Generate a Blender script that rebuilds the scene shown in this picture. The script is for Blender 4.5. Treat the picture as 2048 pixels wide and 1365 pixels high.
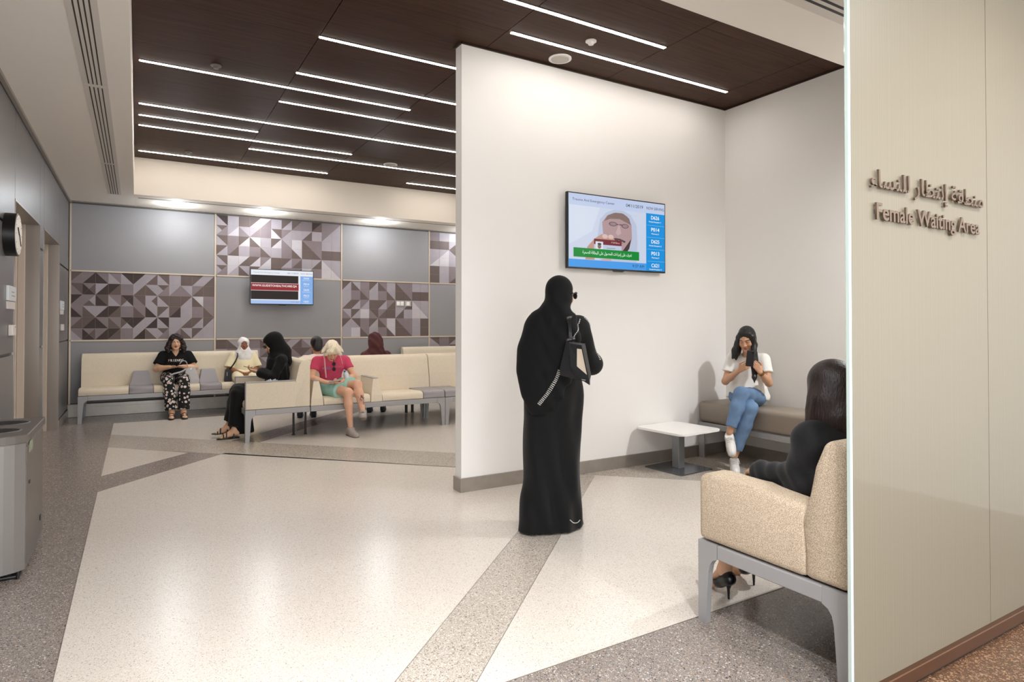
import bpy, bmesh, math, random
import numpy as np
from mathutils import Vector, Matrix
random.seed(7)
SC = bpy.context.scene
COL = SC.collection
for o in list(bpy.data.objects): bpy.data.objects.remove(o)

# ------------------------------------------------------------------ camera, world, exposure
CAM_H, FPX, CYP, YAW, PITCH = 1.38, 1252.7, 631.2, math.radians(30.89), math.radians(.70)
cd = bpy.data.cameras.new('camera'); cam = bpy.data.objects.new('camera', cd); COL.objects.link(cam)
cd.sensor_fit = 'HORIZONTAL'; cd.sensor_width = 36; cd.lens = 36*FPX/2048
cd.shift_y = -(682.5-CYP)/2048; cd.clip_start = .05
cam.location = (0, 0, CAM_H); cam.rotation_euler = (math.pi/2+PITCH, 0, -YAW)
SC.camera = cam
w = bpy.data.worlds.new('world'); SC.world = w; w.use_nodes = True
w.node_tree.nodes['Background'].inputs[0].default_value = (.93, .96, 1, 1)
w.node_tree.nodes['Background'].inputs[1].default_value = 3.0
SC.view_settings.view_transform = 'Standard'; SC.view_settings.look = 'None'
SC.view_settings.exposure = 0.78; SC.view_settings.gamma = 1; SC.view_settings.use_curve_mapping = False
STRIP_E, DOWN_W = 22.0, 10.0

_F = Vector((math.sin(YAW)*math.cos(PITCH), math.cos(YAW)*math.cos(PITCH), math.sin(PITCH)))
_R = Vector((math.cos(YAW), -math.sin(YAW), 0)); _U = _R.cross(_F)
def on(u, v, ax, val):
    d = _F+_R*((u-1024)/FPX)+_U*((CYP-v)/FPX); O = Vector((0, 0, CAM_H))
    i = 'xyz'.index(ax); return O+d*((val-O[i])/d[i])

# ------------------------------------------------------------------ materials
def lin(h):
    h = h.lstrip('#'); c = [int(h[i:i+2], 16)/255 for i in (0, 2, 4)]
    return tuple((x/12.92 if x <= .04045 else ((x+.055)/1.055)**2.4) for x in c)+(1,)
MATS = {}
def mat(name, col, rough=.6, metal=0, spec=.5, noise=0, nscale=8, stretch=None, bump=0, bscale=60, emit=None, es=1, vcol=False, coat=0, sheen=0):
    if name in MATS: return MATS[name]
    m = bpy.data.materials.new(name); MATS[name] = m; m.use_nodes = True
    nt = m.node_tree; N = nt.nodes; L = nt.links; b = N['Principled BSDF']
    b.inputs['Base Color'].default_value = lin(col); b.inputs['Roughness'].default_value = rough
    b.inputs['Metallic'].default_value = metal; b.inputs['Specular IOR Level'].default_value = spec
    b.inputs['Coat Weight'].default_value = coat
    b.inputs['Sheen Weight'].default_value = sheen
    tc = N.new('ShaderNodeTexCoord')
    src = None
    if vcol:
        a = N.new('ShaderNodeVertexColor'); a.layer_name = 'Col'; src = a.outputs['Color']; L.new(src, b.inputs['Base Color'])
    if noise:
        mp = N.new('ShaderNodeMapping'); L.new(tc.outputs['Object'], mp.inputs[0])
        if stretch: mp.inputs['Scale'].default_value = stretch
        nz = N.new('ShaderNodeTexNoise'); nz.inputs['Scale'].default_value = nscale; nz.inputs['Detail'].default_value = 4
        L.new(mp.outputs[0], nz.inputs[0])
        mr = N.new('ShaderNodeMapRange'); L.new(nz.outputs[0], mr.inputs[0]); mr.inputs[3].default_value = 1-noise; mr.inputs[4].default_value = 1+noise
        mr.inputs[1].default_value = .3; mr.inputs[2].default_value = .7
        vm = N.new('ShaderNodeVectorMath'); vm.operation = 'SCALE'
        if src: L.new(src, vm.inputs[0])
        else: vm.inputs[0].default_value = lin(col)[:3]
        L.new(mr.outputs[0], vm.inputs['Scale']); L.new(vm.outputs[0], b.inputs['Base Color'])
    if bump:
        nb = N.new('ShaderNodeTexNoise'); nb.inputs['Scale'].default_value = bscale; L.new(tc.outputs['Object'], nb.inputs[0])
        bp = N.new('ShaderNodeBump'); bp.inputs['Strength'].default_value = bump; bp.inputs['Distance'].default_value = .01
        L.new(nb.outputs[0], bp.inputs['Height']); L.new(bp.outputs[0], b.inputs['Normal'])
    if emit:
        b.inputs['Emission Color'].default_value = lin(emit); b.inputs['Emission Strength'].default_value = es
    return m
def terrazzo(name, base, chips, amount=.5, scale=70, rough=.25):
    m = bpy.data.materials.new(name); MATS[name] = m; m.use_nodes = True
    nt = m.node_tree; N = nt.nodes; L = nt.links; b = N['Principled BSDF']
    b.inputs['Roughness'].default_value = rough; b.inputs['Specular IOR Level'].default_value = .55
    g = N.new('ShaderNodeNewGeometry'); prev = None
    big = N.new('ShaderNodeTexNoise'); big.inputs['Scale'].default_value = .7; L.new(g.outputs['Position'], big.inputs[0])
    mb = N.new('ShaderNodeMapRange'); L.new(big.outputs[0], mb.inputs[0]); mb.inputs[3].default_value = .93; mb.inputs[4].default_value = 1.07
    sc_ = N.new('ShaderNodeVectorMath'); sc_.operation = 'SCALE'; sc_.inputs[0].default_value = lin(base)[:3]; L.new(mb.outputs[0], sc_.inputs['Scale'])
    prev = sc_.outputs[0]
    for k, (s, thr) in enumerate(((scale, .42), (scale*2.1, .45), (scale*.55, .3))):
        v = N.new('ShaderNodeTexVoronoi'); v.inputs['Scale'].default_value = s; v.inputs['Randomness'].default_value = 1
        off = N.new('ShaderNodeVectorMath'); off.inputs[1].default_value = (k*3.3, k*1.7, 0); L.new(g.outputs['Position'], off.inputs[0]); L.new(off.outputs[0], v.inputs['Vector'])
        sp = N.new('ShaderNodeSeparateColor'); L.new(v.outputs['Color'], sp.inputs[0])
        rp = N.new('ShaderNodeValToRGB'); L.new(sp.outputs[0], rp.inputs[0]); rp.color_ramp.interpolation = 'CONSTANT'
        e = rp.color_ramp.elements; e[0].position = 0; e[0].color = lin(chips[0]); e[1].position = 1/len(chips); e[1].color = lin(chips[1])
        for i in range(2, len(chips)): q = e.new(i/len(chips)); q.color = lin(chips[i])
        a = N.new('ShaderNodeMath'); a.operation = 'LESS_THAN'; L.new(v.outputs['Distance'], a.inputs[0]); a.inputs[1].default_value = thr
        c = N.new('ShaderNodeMath'); c.operation = 'LESS_THAN'; L.new(sp.outputs[1], c.inputs[0]); c.inputs[1].default_value = amount*(1, 1, .25)[k]
        mm = N.new('ShaderNodeMath'); mm.operation = 'MULTIPLY'; L.new(a.outputs[0], mm.inputs[0]); L.new(c.outputs[0], mm.inputs[1])
        mx = N.new('ShaderNodeMix'); mx.data_type = 'RGBA'; L.new(mm.outputs[0], mx.inputs[0]); L.new(prev, mx.inputs[6]); L.new(rp.outputs[0], mx.inputs[7]); prev = mx.outputs[2]
    L.new(prev, b.inputs['Base Color'])
    return m
def fabric(name, base, mark, scale=120, lo=.28, hi=.42):
    m = bpy.data.materials.new(name); MATS[name] = m; m.use_nodes = True
    nt = m.node_tree; N = nt.nodes; L = nt.links; b = N['Principled BSDF']
    b.inputs['Roughness'].default_value = .85; b.inputs['Specular IOR Level'].default_value = .25
    g = N.new('ShaderNodeNewGeometry')
    wn = N.new('ShaderNodeTexNoise'); wn.inputs['Scale'].default_value = 150; L.new(g.outputs['Position'], wn.inputs[0])
    mxv = N.new('ShaderNodeVectorMath'); mxv.operation = 'MULTIPLY_ADD'; L.new(wn.outputs['Color'], mxv.inputs[0]); mxv.inputs[1].default_value = (.007,)*3; L.new(g.outputs['Position'], mxv.inputs[2])
    v = N.new('ShaderNodeTexVoronoi'); v.inputs['Scale'].default_value = scale; L.new(mxv.outputs[0], v.inputs['Vector'])
    rp = N.new('ShaderNodeMapRange'); L.new(v.outputs['Distance'], rp.inputs[0]); rp.inputs[1].default_value = lo; rp.inputs[2].default_value = hi
    mx = N.new('ShaderNodeMix'); mx.data_type = 'RGBA'; L.new(rp.outputs[0], mx.inputs[0]); mx.inputs[6].default_value = lin(mark); mx.inputs[7].default_value = lin(base)
    L.new(mx.outputs[2], b.inputs['Base Color'])
    bp = N.new('ShaderNodeBump'); bp.inputs['Strength'].default_value = .25; bp.inputs['Distance'].default_value = .003; L.new(v.outputs['Distance'], bp.inputs['Height']); L.new(bp.outputs[0], b.inputs['Normal'])
    return m
def emis(name, col, s):
    m = bpy.data.materials.new(name); MATS[name] = m; m.use_nodes = True
    b = m.node_tree.nodes['Principled BSDF']; b.inputs['Base Color'].default_value = (0, 0, 0, 1); b.inputs['Specular IOR Level'].default_value = .1
    b.inputs['Emission Color'].default_value = lin(col); b.inputs['Emission Strength'].default_value = s
    return m
def scr(col):   # a colour shown by a lit display
    k = 'display_'+col.lstrip('#')
    if k in MATS: return MATS[k]
    m = emis(k, col, .52); m.node_tree.nodes['Principled BSDF'].inputs['Roughness'].default_value = .25
    return m

WHITE = mat('white_wall_paint', 'F3F0EC', .75, spec=.3, bump=.02, bscale=200)
SOFFIT = mat('white_ceiling_paint', 'E8E2DA', .8, spec=.2)
WOOD = mat('dark_wood_laminate', '3E281C', .5, noise=.3, nscale=6, stretch=(.35, 7, 1), spec=.12)
WOODEDGE = mat('dark_wood_edge', '2A1C15', .5)
GREYP = mat('grey_wall_laminate', '979596', .62, spec=.3, noise=.02, nscale=3)
GREYL = mat('grey_metal_wall_panel', '777575', .34, spec=.6, metal=.25, noise=.03, nscale=3)
STEEL = mat('brushed_steel', '9A9087', .32, metal=.9, noise=.05, nscale=10, stretch=(1, 1, .05))
BASEB = mat('steel_skirting', 'A39B92', .32, metal=.45, noise=.06, nscale=10, stretch=(1, 1, 1))
CREAM_TRIM = mat('cream_metal_trim', 'C9B9A4', .4, metal=.3)
BLACK = mat('black_plastic', '0C0B0B', .35)
SILVER = mat('silver_grey_metal', 'A09E9E', .4, metal=.15, spec=.5)
SILVER2 = mat('grey_console_laminate', '9B9698', .4, spec=.5)
ALU = mat('satin_aluminium', 'A9ABAE', .3, metal=.7)
TILE = [None, mat('mosaic_wenge', '3A2D2A', .6, noise=.05), mat('mosaic_brown', '645551', .6, noise=.05), mat('mosaic_mauve', '837679', .6, noise=.05),
        mat('mosaic_pale_mauve', 'A29AA0', .6, noise=.05), mat('mosaic_pale_grey', 'BFB9BD', .6, noise=.05)]
T_LIGHT = terrazzo('cream_terrazzo', 'DAD1C6', ['E9E3DB', 'CCC0B1', 'BDB0A0', 'E3DBD0', '9F9488', 'DDD5CB'], .5, 165)
T_MID = terrazzo('sand_terrazzo', 'B8AEA3', ['D8CFC2', '9A8C7C', '6E6459', 'C9BDAC', '857A6E', 'E3DCD2'], .6, 120)
T_DARK = terrazzo('grey_terrazzo', '8B817A', ['CFC8C0', '5C534C', '9E9187', '6C6259', 'A48B72', '7D7A7C', '4A433E', 'B5ADA5'], .65, 110)
FAB = fabric('cream_patterned_fabric', 'D6C5AE', '9C866E', 390, .36, .58)
FAB2 = fabric('cream_weave_fabric', 'E4D8C3', 'D2C2A8', 230, .2, .6)
LEATHER = mat('taupe_vinyl', '8F8375', .38, bump=.1, bscale=300)

# ------------------------------------------------------------------ object helpers
WL = {}
def tag(o, label=None, cat=None, group=None, kind=None):
    if label: o['label'] = label
    if cat: o['category'] = cat
    if group: o['group'] = group
    if kind: o['kind'] = kind
    return o
def thing(name, label, cat, loc=(0, 0, 0), group=None, kind=None):
    o = bpy.data.objects.new(name, None); o.empty_display_size = .1; COL.objects.link(o); o.location = loc; WL[o.name] = Vector(loc)
    return tag(o, label, cat, group, kind)
def link_mesh(name, me, m=None, parent=None):
    if m is not None:
        for q in (m if isinstance(m, (list, tuple)) else [m]): me.materials.append(q)
    o = bpy.data.objects.new(name, me); COL.objects.link(o)
    if parent is not None:
        off = WL[parent.name]; me.transform(Matrix.Translation(-off)); o.parent = parent; WL[o.name] = off
    else: WL[o.name] = Vector((0, 0, 0))
    return o
def obj(name, bm, m=None, parent=None, M=None, smooth=None, label=None):
    if M is not None: bm.transform(M)
    bmesh.ops.recalc_face_normals(bm, faces=bm.faces)
    me = bpy.data.meshes.new(name); bm.to_mesh(me); bm.free()
    if smooth: me.shade_smooth() if smooth is True else me.set_sharp_from_angle(angle=math.radians(smooth)) or [setattr(p, 'use_smooth', True) for p in me.polygons]
    o = link_mesh(name, me, m, parent)
    if label: o['label'] = label
    return o
def bx(lo, hi, bm=None, bev=0, seg=2):
    t = bmesh.new(); bmesh.ops.create_cube(t, size=1)
    lo = Vector(lo); hi = Vector(hi)
    bmesh.ops.scale(t, vec=hi-lo, verts=t.verts); bmesh.ops.translate(t, vec=(lo+hi)/2, verts=t.verts)
    if bev: bmesh.ops.bevel(t, geom=t.edges, offset=bev, segments=seg, affect='EDGES', profile=.5)
    return merge(bm, t)
def merge(bm, t):
    if bm is None: return t
    me = bpy.data.meshes.new('_'); t.to_mesh(me); t.free(); bm.from_mesh(me); bpy.data.meshes.remove(me); return bm
def prism(pts, ax, a, b, bm=None, bev=0, seg=2, cap=False):
    """extrude a 2D outline along axis ax from a to b; pts are the other two coordinates in xyz order"""
    t = bmesh.new()
    def mk(p, c):
        return {'x': (c, p[0], p[1]), 'y': (p[0], c, p[1]), 'z': (p[0], p[1], c)}[ax]
    v0 = [t.verts.new(mk(p, a)) for p in pts]; v1 = [t.verts.new(mk(p, b)) for p in pts]
    t.faces.new(v0); t.faces.new(v1[::-1]); n = len(pts)
    for i in range(n): t.faces.new((v0[i], v1[i], v1[(i+1) % n], v0[(i+1) % n]))
    if bev: bmesh.ops.bevel(t, geom=t.edges, offset=bev, segments=seg, affect='EDGES', profile=.5, clamp_overlap=True)
    return merge(bm, t)
def loft(rings, bm=None, cap=True):
    t = bmesh.new(); R = [[t.verts.new(p) for p in r] for r in rings]; n = len(rings[0])
    for a, b in zip(R, R[1:]):
        for i in range(n): t.faces.new((a[i], a[(i+1) % n], b[(i+1) % n], b[i]))
    if cap: t.faces.new(R[0][::-1]); t.faces.new(R[-1])
    return merge(bm, t)
def cyl(c, r, h, ax='z', n=32, r2=None, bm=None):
    """cylinder from c along axis ax for h"""
    t = bmesh.new(); bmesh.ops.create_cone(t, cap_ends=True, segments=n, radius1=r, radius2=r if r2 is None else r2, depth=h)
    bmesh.ops.translate(t, vec=(0, 0, h/2), verts=t.verts)
    if ax == 'x': t.transform(Matrix.Rotation(math.pi/2, 4, 'Y'))
    if ax == 'y': t.transform(Matrix.Rotation(-math.pi/2, 4, 'X'))
    bmesh.ops.translate(t, vec=c, verts=t.verts); return merge(bm, t)
def tube(pts, r, n=8, bm=None, closed=False, rs=None):
    pts = [Vector(p) for p in pts]; rings = []; up = None
    for i, p in enumerate(pts):
        d = (pts[min(i+1, len(pts)-1)]-pts[max(i-1, 0)]).normalized()
        if up is None:
            up = Vector((0, 0, 1)) if abs(d.z) < .9 else Vector((1, 0, 0))
        s = d.cross(up).normalized(); up = s.cross(d).normalized()
        rr = rs[i] if rs else r
        rings.append([p+s*math.cos(2*math.pi*k/n)*rr+up*math.sin(2*math.pi*k/n)*rr for k in range(n)])
    return loft(rings, bm)
def ribbon(pts, wdt, th, wd, bm=None):
    """flat strap along pts; wd = list (or single) of width directions"""
    pts = [Vector(p) for p in pts]; rings = []
    for i, p in enumerate(pts):
        d = (pts[min(i+1, len(pts)-1)]-pts[max(i-1, 0)]).normalized()
        w_ = Vector(wd[i] if isinstance(wd, list) else wd).normalized(); w_ = (w_-d*w_.dot(d)).normalized(); nn = d.cross(w_)
        ww = wdt[i] if isinstance(wdt, list) else wdt
        rings.append([p+w_*ww/2+nn*th/2, p-w_*ww/2+nn*th/2, p-w_*ww/2-nn*th/2, p+w_*ww/2-nn*th/2])
    return loft(rings, bm)
def smooth_path(pts, n=6):
    P_ = [Vector(p) for p in pts]; out = []
    for i in range(len(P_)-1):
        a, b, c, d = P_[max(i-1, 0)], P_[i], P_[i+1], P_[min(i+2, len(P_)-1)]
        for k in range(n):
            t = k/n; out.append(.5*((2*b)+(c-a)*t+(2*a-5*b+4*c-d)*t*t+(3*b-a-3*c+d)*t**3))
    return out+[P_[-1]]
def struct(name, bm, m, parent=None, **k):
    o = obj(name, bm, m, parent, **k)
    if parent is None: o['kind'] = 'structure'
    return o

# ------------------------------------------------------------------ text
AR = {'ا': 0xFE8D, 'إ': 0xFE87, 'ء': 0xFE80, 'ب': 0xFE8F, 'ة': 0xFE93, 'ت': 0xFE95, 'ج': 0xFE9D, 'ح': 0xFEA1, 'د': 0xFEA9, 'ر': 0xFEAD, 'س': 0xFEB1,
      'ص': 0xFEB9, 'ط': 0xFEC1, 'ظ': 0xFEC5, 'ع': 0xFEC9, 'ف': 0xFED1, 'ق': 0xFED5, 'ل': 0xFEDD, 'م': 0xFEE1, 'ن': 0xFEE5, 'و': 0xFEED, 'ى': 0xFEEF, 'ي': 0xFEF1}
RJ = 'اإةدروى'
def arabic(s):
    out = []
    for wd in s.split(' '):
        r = ''
        for i, c in enumerate(wd):
            b = AR[c]
            if c == 'ء': r += chr(b); continue
            pj = i > 0 and wd[i-1] not in RJ+'ء'; nj = i < len(wd)-1 and c not in RJ and wd[i+1] != 'ء'
            r += chr(b+((1 if pj else 0) if c in RJ else (3 if pj and nj else 1 if pj else 2 if nj else 0)))
        out.append(r[::-1])
    return ' '.join(out[::-1])
_GL = {}
def glyph(c, off=0, ext=0):
    key = (c, off, ext)
    if key in _GL: return _GL[key]
    cu = bpy.data.curves.new('_t', 'FONT'); cu.offset = off; cu.extrude = ext; cu.resolution_u = 3
    def md(s):
        cu.body = s; o = bpy.data.objects.new('_t', cu); COL.objects.link(o); bpy.context.view_layer.update()
        me = bpy.data.meshes.new_from_object(o.evaluated_get(bpy.context.evaluated_depsgraph_get())); bpy.data.objects.remove(o)
        return me
    m1 = md(c); m2 = md(c+c)
    def xm(m): return max([v.co.x for v in m.vertices], default=0)
    adv = xm(m2)-xm(m1) if len(m1.vertices) else .27
    if c == ' ': adv = .27
    _GL[key] = (m1, adv); bpy.data.meshes.remove(m2); return _GL[key]
def text_bm(s, height, width=None, off=0, ext=0, center=False, split=False):
    """flat text in local XY (cap height ~ .7 em); returns one bmesh or a list of (char, bmesh)"""
    x = 0; items = []
    for c in s:
        m1, adv = glyph(c, off, ext)
        if len(m1.vertices): items.append((c, m1, x))
        x += adv
    sy = height; sx = (width/x) if width else height
    out = []; bm = bmesh.new()
    for c, m1, x0 in items:
        t = bmesh.new(); t.from_mesh(m1)
        t.transform(Matrix.Diagonal((sx, sy, sy, 1)) @ Matrix.Translation((x0-(x/2 if center else 0), 0, 0)))
        if split: out.append((c, t))
        else: bm = merge(bm, t)
    if split: bm.free(); return out
    return bm
FACE_S = Matrix.Rotation(math.pi/2, 4, 'X')                 # text plane XY -> XZ, read by someone looking along +Y

# ================================================================== THE ROOM
XL, YB, ZS, ZC = -.868, 11.18, 3.165, 3.687
XF, YF, YO = -.05, 10.12, 2.53
YP, XP, XN = 4.60, 2.271, 5.43
YG = 1.30

fl = struct('floor', bx((-3, -3.2, -.12), (9, 11.6, 0)), T_DARK)
def slab(pts, m, z=.0012):
    obj('terrazzo_field', prism(pts, 'z', -.002, z), m, fl)
slab([(-.27, 1.244), (-.27, 6.129), (.806, 7.272), (3.366, 4.68)], T_LIGHT)
slab([(1.07, 2.09), (3.569, 4.501), (5.43, 2.72), (5.43, 2.09)], T_LIGHT)
slab([(-.27, 8.265), (-.27, 6.756), (.47, 7.50)], T_LIGHT)
slab([(-.27, 9.196), (.94, 7.986), (3.13, 10.2), (-.27, 10.2)], T_LIGHT)
slab([(1.216, 7.71), (3.55, 10.2), (7, 10.2), (7, 4.72), (4.21, 4.72)], T_LIGHT)
slab([(-.27, 1.244), (3.366, 4.68), (3.569, 4.501), (1.07, 2.09), (.3, 1.35), (-.27, .8)], T_MID)
slab([(-.27, 9.196), (4.21, 4.72), (3.33, 4.72), (-.27, 8.265)], T_MID)
slab([(3.569, 4.501), (3.50, 4.60), (5.43, 4.60), (5.43, 2.72)], T_MID)
slab([(2.17, 1.29), (9, 1.29), (9, -1), (2.17, -1)], terrazzo('warm_lit_terrazzo', '543C2C', ['8A6F58', '45321F', '6B5340', '4F3C2D', '80624A'], .75, 75), .0008)  # warm corridor light on the floor, painted in as a brown slab colour
STRIPM = mat('zinc_divider', '8A8279', .4, metal=.5)
for a, b in (((-.27, 0), (-.27, 6.129)), ((-.27, 1.244), (3.366, 4.68)), ((.3, 1.35), (3.569, 4.501)), ((1.07, 2.09), (5.43, 2.09)), ((3.569, 4.501), (5.43, 2.72)),):
    a = Vector(a).to_3d(); b = Vector(b).to_3d(); n = (b-a).cross(Vector((0, 0, 1))).normalized()*.0014
    obj('divider_strip', prism([(a+n)[:2], (b+n)[:2], (b-n)[:2], (a-n)[:2]], 'z', -.001, .0018), STRIPM, fl)

# ceiling: dark laminate panels in a raised well, white soffit round it
ce = struct('ceiling', bx((-.3, YO-.3, ZC+.03), (8, YF+.3, ZC+.12)), WOODEDGE)
xs = [XF, 1.243, 2.493, 3.785, 5.035, 6.28, 7.5]; ys = [YO, 3.40, 4.241, 5.10, 5.94, 6.80, 7.61, 8.445, 9.28, YF]
for i in range(len(xs)-1):
    for j in range(len(ys)-1):
        if xs[i] < 5.3 or ys[j] > 4:
            obj('ceiling_panel', bx((xs[i]+.003, ys[j]+.0015, ZC), (xs[i+1]-.003, ys[j+1]-.0015, ZC+.03)), WOOD, ce)
# soffit ring
so = struct('trim_1', bx((-3, -3.2, ZS), (XF, 11.5, ZS+.6)), SOFFIT)
struct('trim_2', bx((XF, YF, ZS), (8, 11.5, ZS+.6)), mat('cream_ceiling_paint', 'E2D9CC', .8, spec=.2))
struct('trim_3', bx((XF, -3.2, ZS), (8, YO, ZS+.6)), SOFFIT)
obj('shadow_gap', bx((XL, YB-.11, ZS-.012), (7, YB-.005, ZS+.01)), mat('grey_cornice', '8C857D', .5), so)
obj('shadow_gap', bx((XL+.005, -1, ZS-.03), (XL+.035, YB, ZS+.01)), MATS['grey_cornice'], so)
obj('slot_diffuser_line', bx((XF+.05, 10.36, ZS-.004), (7, 10.39, ZS+.01)), MATS['grey_cornice'], so)
struct('trim_4', bx((XP-.012, YP-.012, ZC-.014), (XN, YP, ZC)), WOODEDGE)
struct('trim_5', bx((XP-.016, YP-.012, ZC-.014), (XP, YP+.125, ZC)), WOODEDGE)
struct('trim_6', bx((XN-.012, YO, ZC-.014), (XN, YP, ZC)), WOODEDGE)

# back wall with panels
wb = struct('wall_back', bx((-1.3, YB+.012, 0), (8, YB+.2, ZS+.1)), mat('panel_backing', '5D5752', .6))
CX = [XL, 1.08, 3.13, 4.823, 6.9]; RZ = [.19, 1.12, 2.15, ZS-.014]
MOS = {
 (0, 1): ["f23 f31 b31 b34 b14 f14 f42 b24 s4 s2 f24 f42", "b23 x3211 f41 f12 s3 f42 b42 x2334 f43 b43 f32 s2",
          "f13 x3423 b21 b34 x1142 b23 x4244 b24 s2 f24 b52 s3", "b31 b42 f41 f12 s3 b32 b41 f24 f21 s4 s3 b32",
          "f32 f21 b31 b32 x1142 f14 f41 b14 s4 f42 f24 f24", "b34 x3211 f31 f12 s3 f41 b42 x2334 f43 b42 f24 s4"],
 (1, 2): ["b14 s4 s2 f25 f53 s4 f24 f23 s3 f12 s3 f34", "x2334 f45 b43 f43 s3 b25 f34 s4 f42 s4 f34 s4",
          "b24 s3 f25 b52 s4 f25 b43 s5 b32 s3 s4 s4", "f24 f32 s4 s3 b42 s4 s3 b52 s2 b32 s2 s2",
          "b24 s5 f52 f25 f35 s2 f24 f32 s4 f42 b45 s4", "x2334 f54 b42 f25 s5 s2 s3 f32 f54 s3 s5 b45"],
 (2, 1): ["f24 b42 s3 f24 b32 s4 b32 s3 s4 s4", "s4 s3 b32 s4 s3 b42 s2 b32 s2 s2", "f42 f24 f34 s2 f24 f32 s4 f42 b45 s4",
          "b43 f24 s5 b23 f32 s2 f42 s4 s5 b45", "f24 b24 s3 f24 b32 s5 b32 s3 s4 s2", "s4 s5 b32 s4 s3 b52 s2 b32 s4 s2"],
 (3, 2): ["s3 s4 s5 f24 b32 s4 b32 s3 s4 s4", "s2 s2 f42 s4 s3 b42 s2 b32 s2 s2", "s4 f45 b24 s2 f24 f32 s4 f42 b45 s4",
          "f45 s5 s4 b23 f32 s2 f42 s4 s5 b45", "s2 s4 s3 f24 b32 s5 b32 s3 s4 s2", "s2 s4 f32 s4 s3 b52 s2 b32 s4 s2"],
 (1, 0): ["s2 b42 f42 s3 b42 b43 f34 f42 b43 b31 f32 s2", "s4 s3 f32 s4 f32 b34 s4 b23 f23 s2 s4 b24", "b42 f21 b43 b24 b43 s2 f24 s4 b23 f42 s3 s2",
          "f23 s4 b32 f42 s3 b24 f34 s2 b42 f32 s4 s3", "s3 b23 f42 s2 f24 s4 b32 f23 s3 b24 f42 s2", "b24 f32 s4 b42 f23 s3 b24 f42 s4 b32 f24 s3"],
 (3, 0): ["b24 s3 f24 b42 f23 s4 b32 f24 s3 s4", "s4 s3 b23 f42 s3 b24 f32 s4 b42 s3", "b42 f23 s4 b32 f24 s3 b23 f42 s2 s4",
          "f24 s3 b42 f23 s4 b32 f24 s3 b24 s2", "s3 b24 f32 s4 b23 f42 s2 b42 f23 s4", "b23 f42 s3 b24 f32 s4 b32 f24 s3 s2"]}
for i in range(4):
    for j in range(3):
        x0, x1, z0, z1 = CX[i]+.012, CX[i+1]-.012, RZ[j]+.012, RZ[j+1]-.012
        if (i, j) not in MOS:
            obj('wall_panel', bx((x0, YB-.006, z0), (x1, YB+.012, z1), bev=.002, seg=1), GREYP, wb); continue
        pn = obj('mosaic_panel', bx((x0, YB, z0), (x1, YB+.012, z1)), mat('brass_inlay', 'A98C6B', .4, metal=.5), wb)
        rows = [r.split() for r in MOS[(i, j)]]; nc = len(rows[0]); nr = len(rows); dx = (x1-x0)/nc; dz = (z1-z0)/nr
        for r, row in enumerate(rows):
            for c, code in enumerate(row):
                a, b = x0+c*dx, x0+(c+1)*dx; t, u_ = z1-r*dz, z1-(r+1)*dz; mx_, mz = (a+b)/2, (t+u_)/2
                TL, TR, BL, BR, C_ = (a, t), (b, t), (a, u_), (b, u_), (mx_, mz)
                k = code[0]
                pcs = {'s': [([TL, TR, BR, BL], 1)], 'f': [([TL, TR, BL], 1), ([TR, BR, BL], 2)], 'b': [([TL, TR, BR], 1), ([TL, BR, BL], 2)],
                       'x': [([TL, TR, C_], 1), ([TR, BR, C_], 2), ([BR, BL, C_], 3), ([BL, TL, C_], 4)]}[k]
                for poly, q in pcs:
                    cx_ = sum(p[0] for p in poly)/len(poly); cz_ = sum(p[1] for p in poly)/len(poly)
                    sh = [((p[0]-cx_)*.985+cx_, (p[1]-cz_)*.985+cz_) for p in poly]
                    obj('inlay_piece', prism(sh, 'y', YB-.003, YB+.001), TILE[int(code[q])], pn)
for i in range(5):
    xx = CX[i] if i else CX[i]+.022
    obj('panel_trim', bx((xx-.011, YB-.012, .12), (xx+.011, YB+.012, ZS-.012)), CREAM_TRIM, wb)
for j in (1, 2):
    for i in range(4): obj('panel_trim', bx((CX[i]+.022, YB-.012, RZ[j]-.011), (CX[i+1]-.011, YB+.012, RZ[j]+.011)), CREAM_TRIM, wb)
bbk = struct('baseboard_back', bx((XL, YB-.03, 0), (7, YB+.012, .19), bev=.004, seg=1), BASEB)
obj('rail', bx((XL+.02, YB-.042, .125), (6.9, YB-.0295, .14)), BASEB, bbk)

# left wall: metal panels and two recessed doorways
D1, D2, DH = (6.498, 8.04), (8.361, 9.93), 2.40
wl = struct('wall_left', bx((-1.35, -1, 0), (-1.2, 11.4, 3.2)), mat('left_backing', '4C4743', .6))
seg = [(-1, 1.3), (1.3, 2.9), (2.9, 4.9), (4.9, D1[0]), (D1[1], D2[0]), (D2[1], YB)]
for a, b in seg:
    for z0, z1 in ((.12, 1.13), (1.13, 2.15), (2.15, ZS)):
        obj('wall_panel', bx((-1.2, a+.004, z0+.012), (XL, b-.004, z1-.008 if z1 > 3 else z1-.012), bev=.002, seg=1), GREYL, wl)
    for z in (1.13, 2.15): obj('joint_strip', bx((-1.2, a, z-.012), (XL-.012, b, z+.012)), BLACK, wl)
for a, b in (D1, D2):
    obj('wall_panel', bx((-1.2, a+.004, DH+.004), (XL, b-.004, ZS-.008), bev=.002, seg=1), GREYL, wl)
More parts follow.
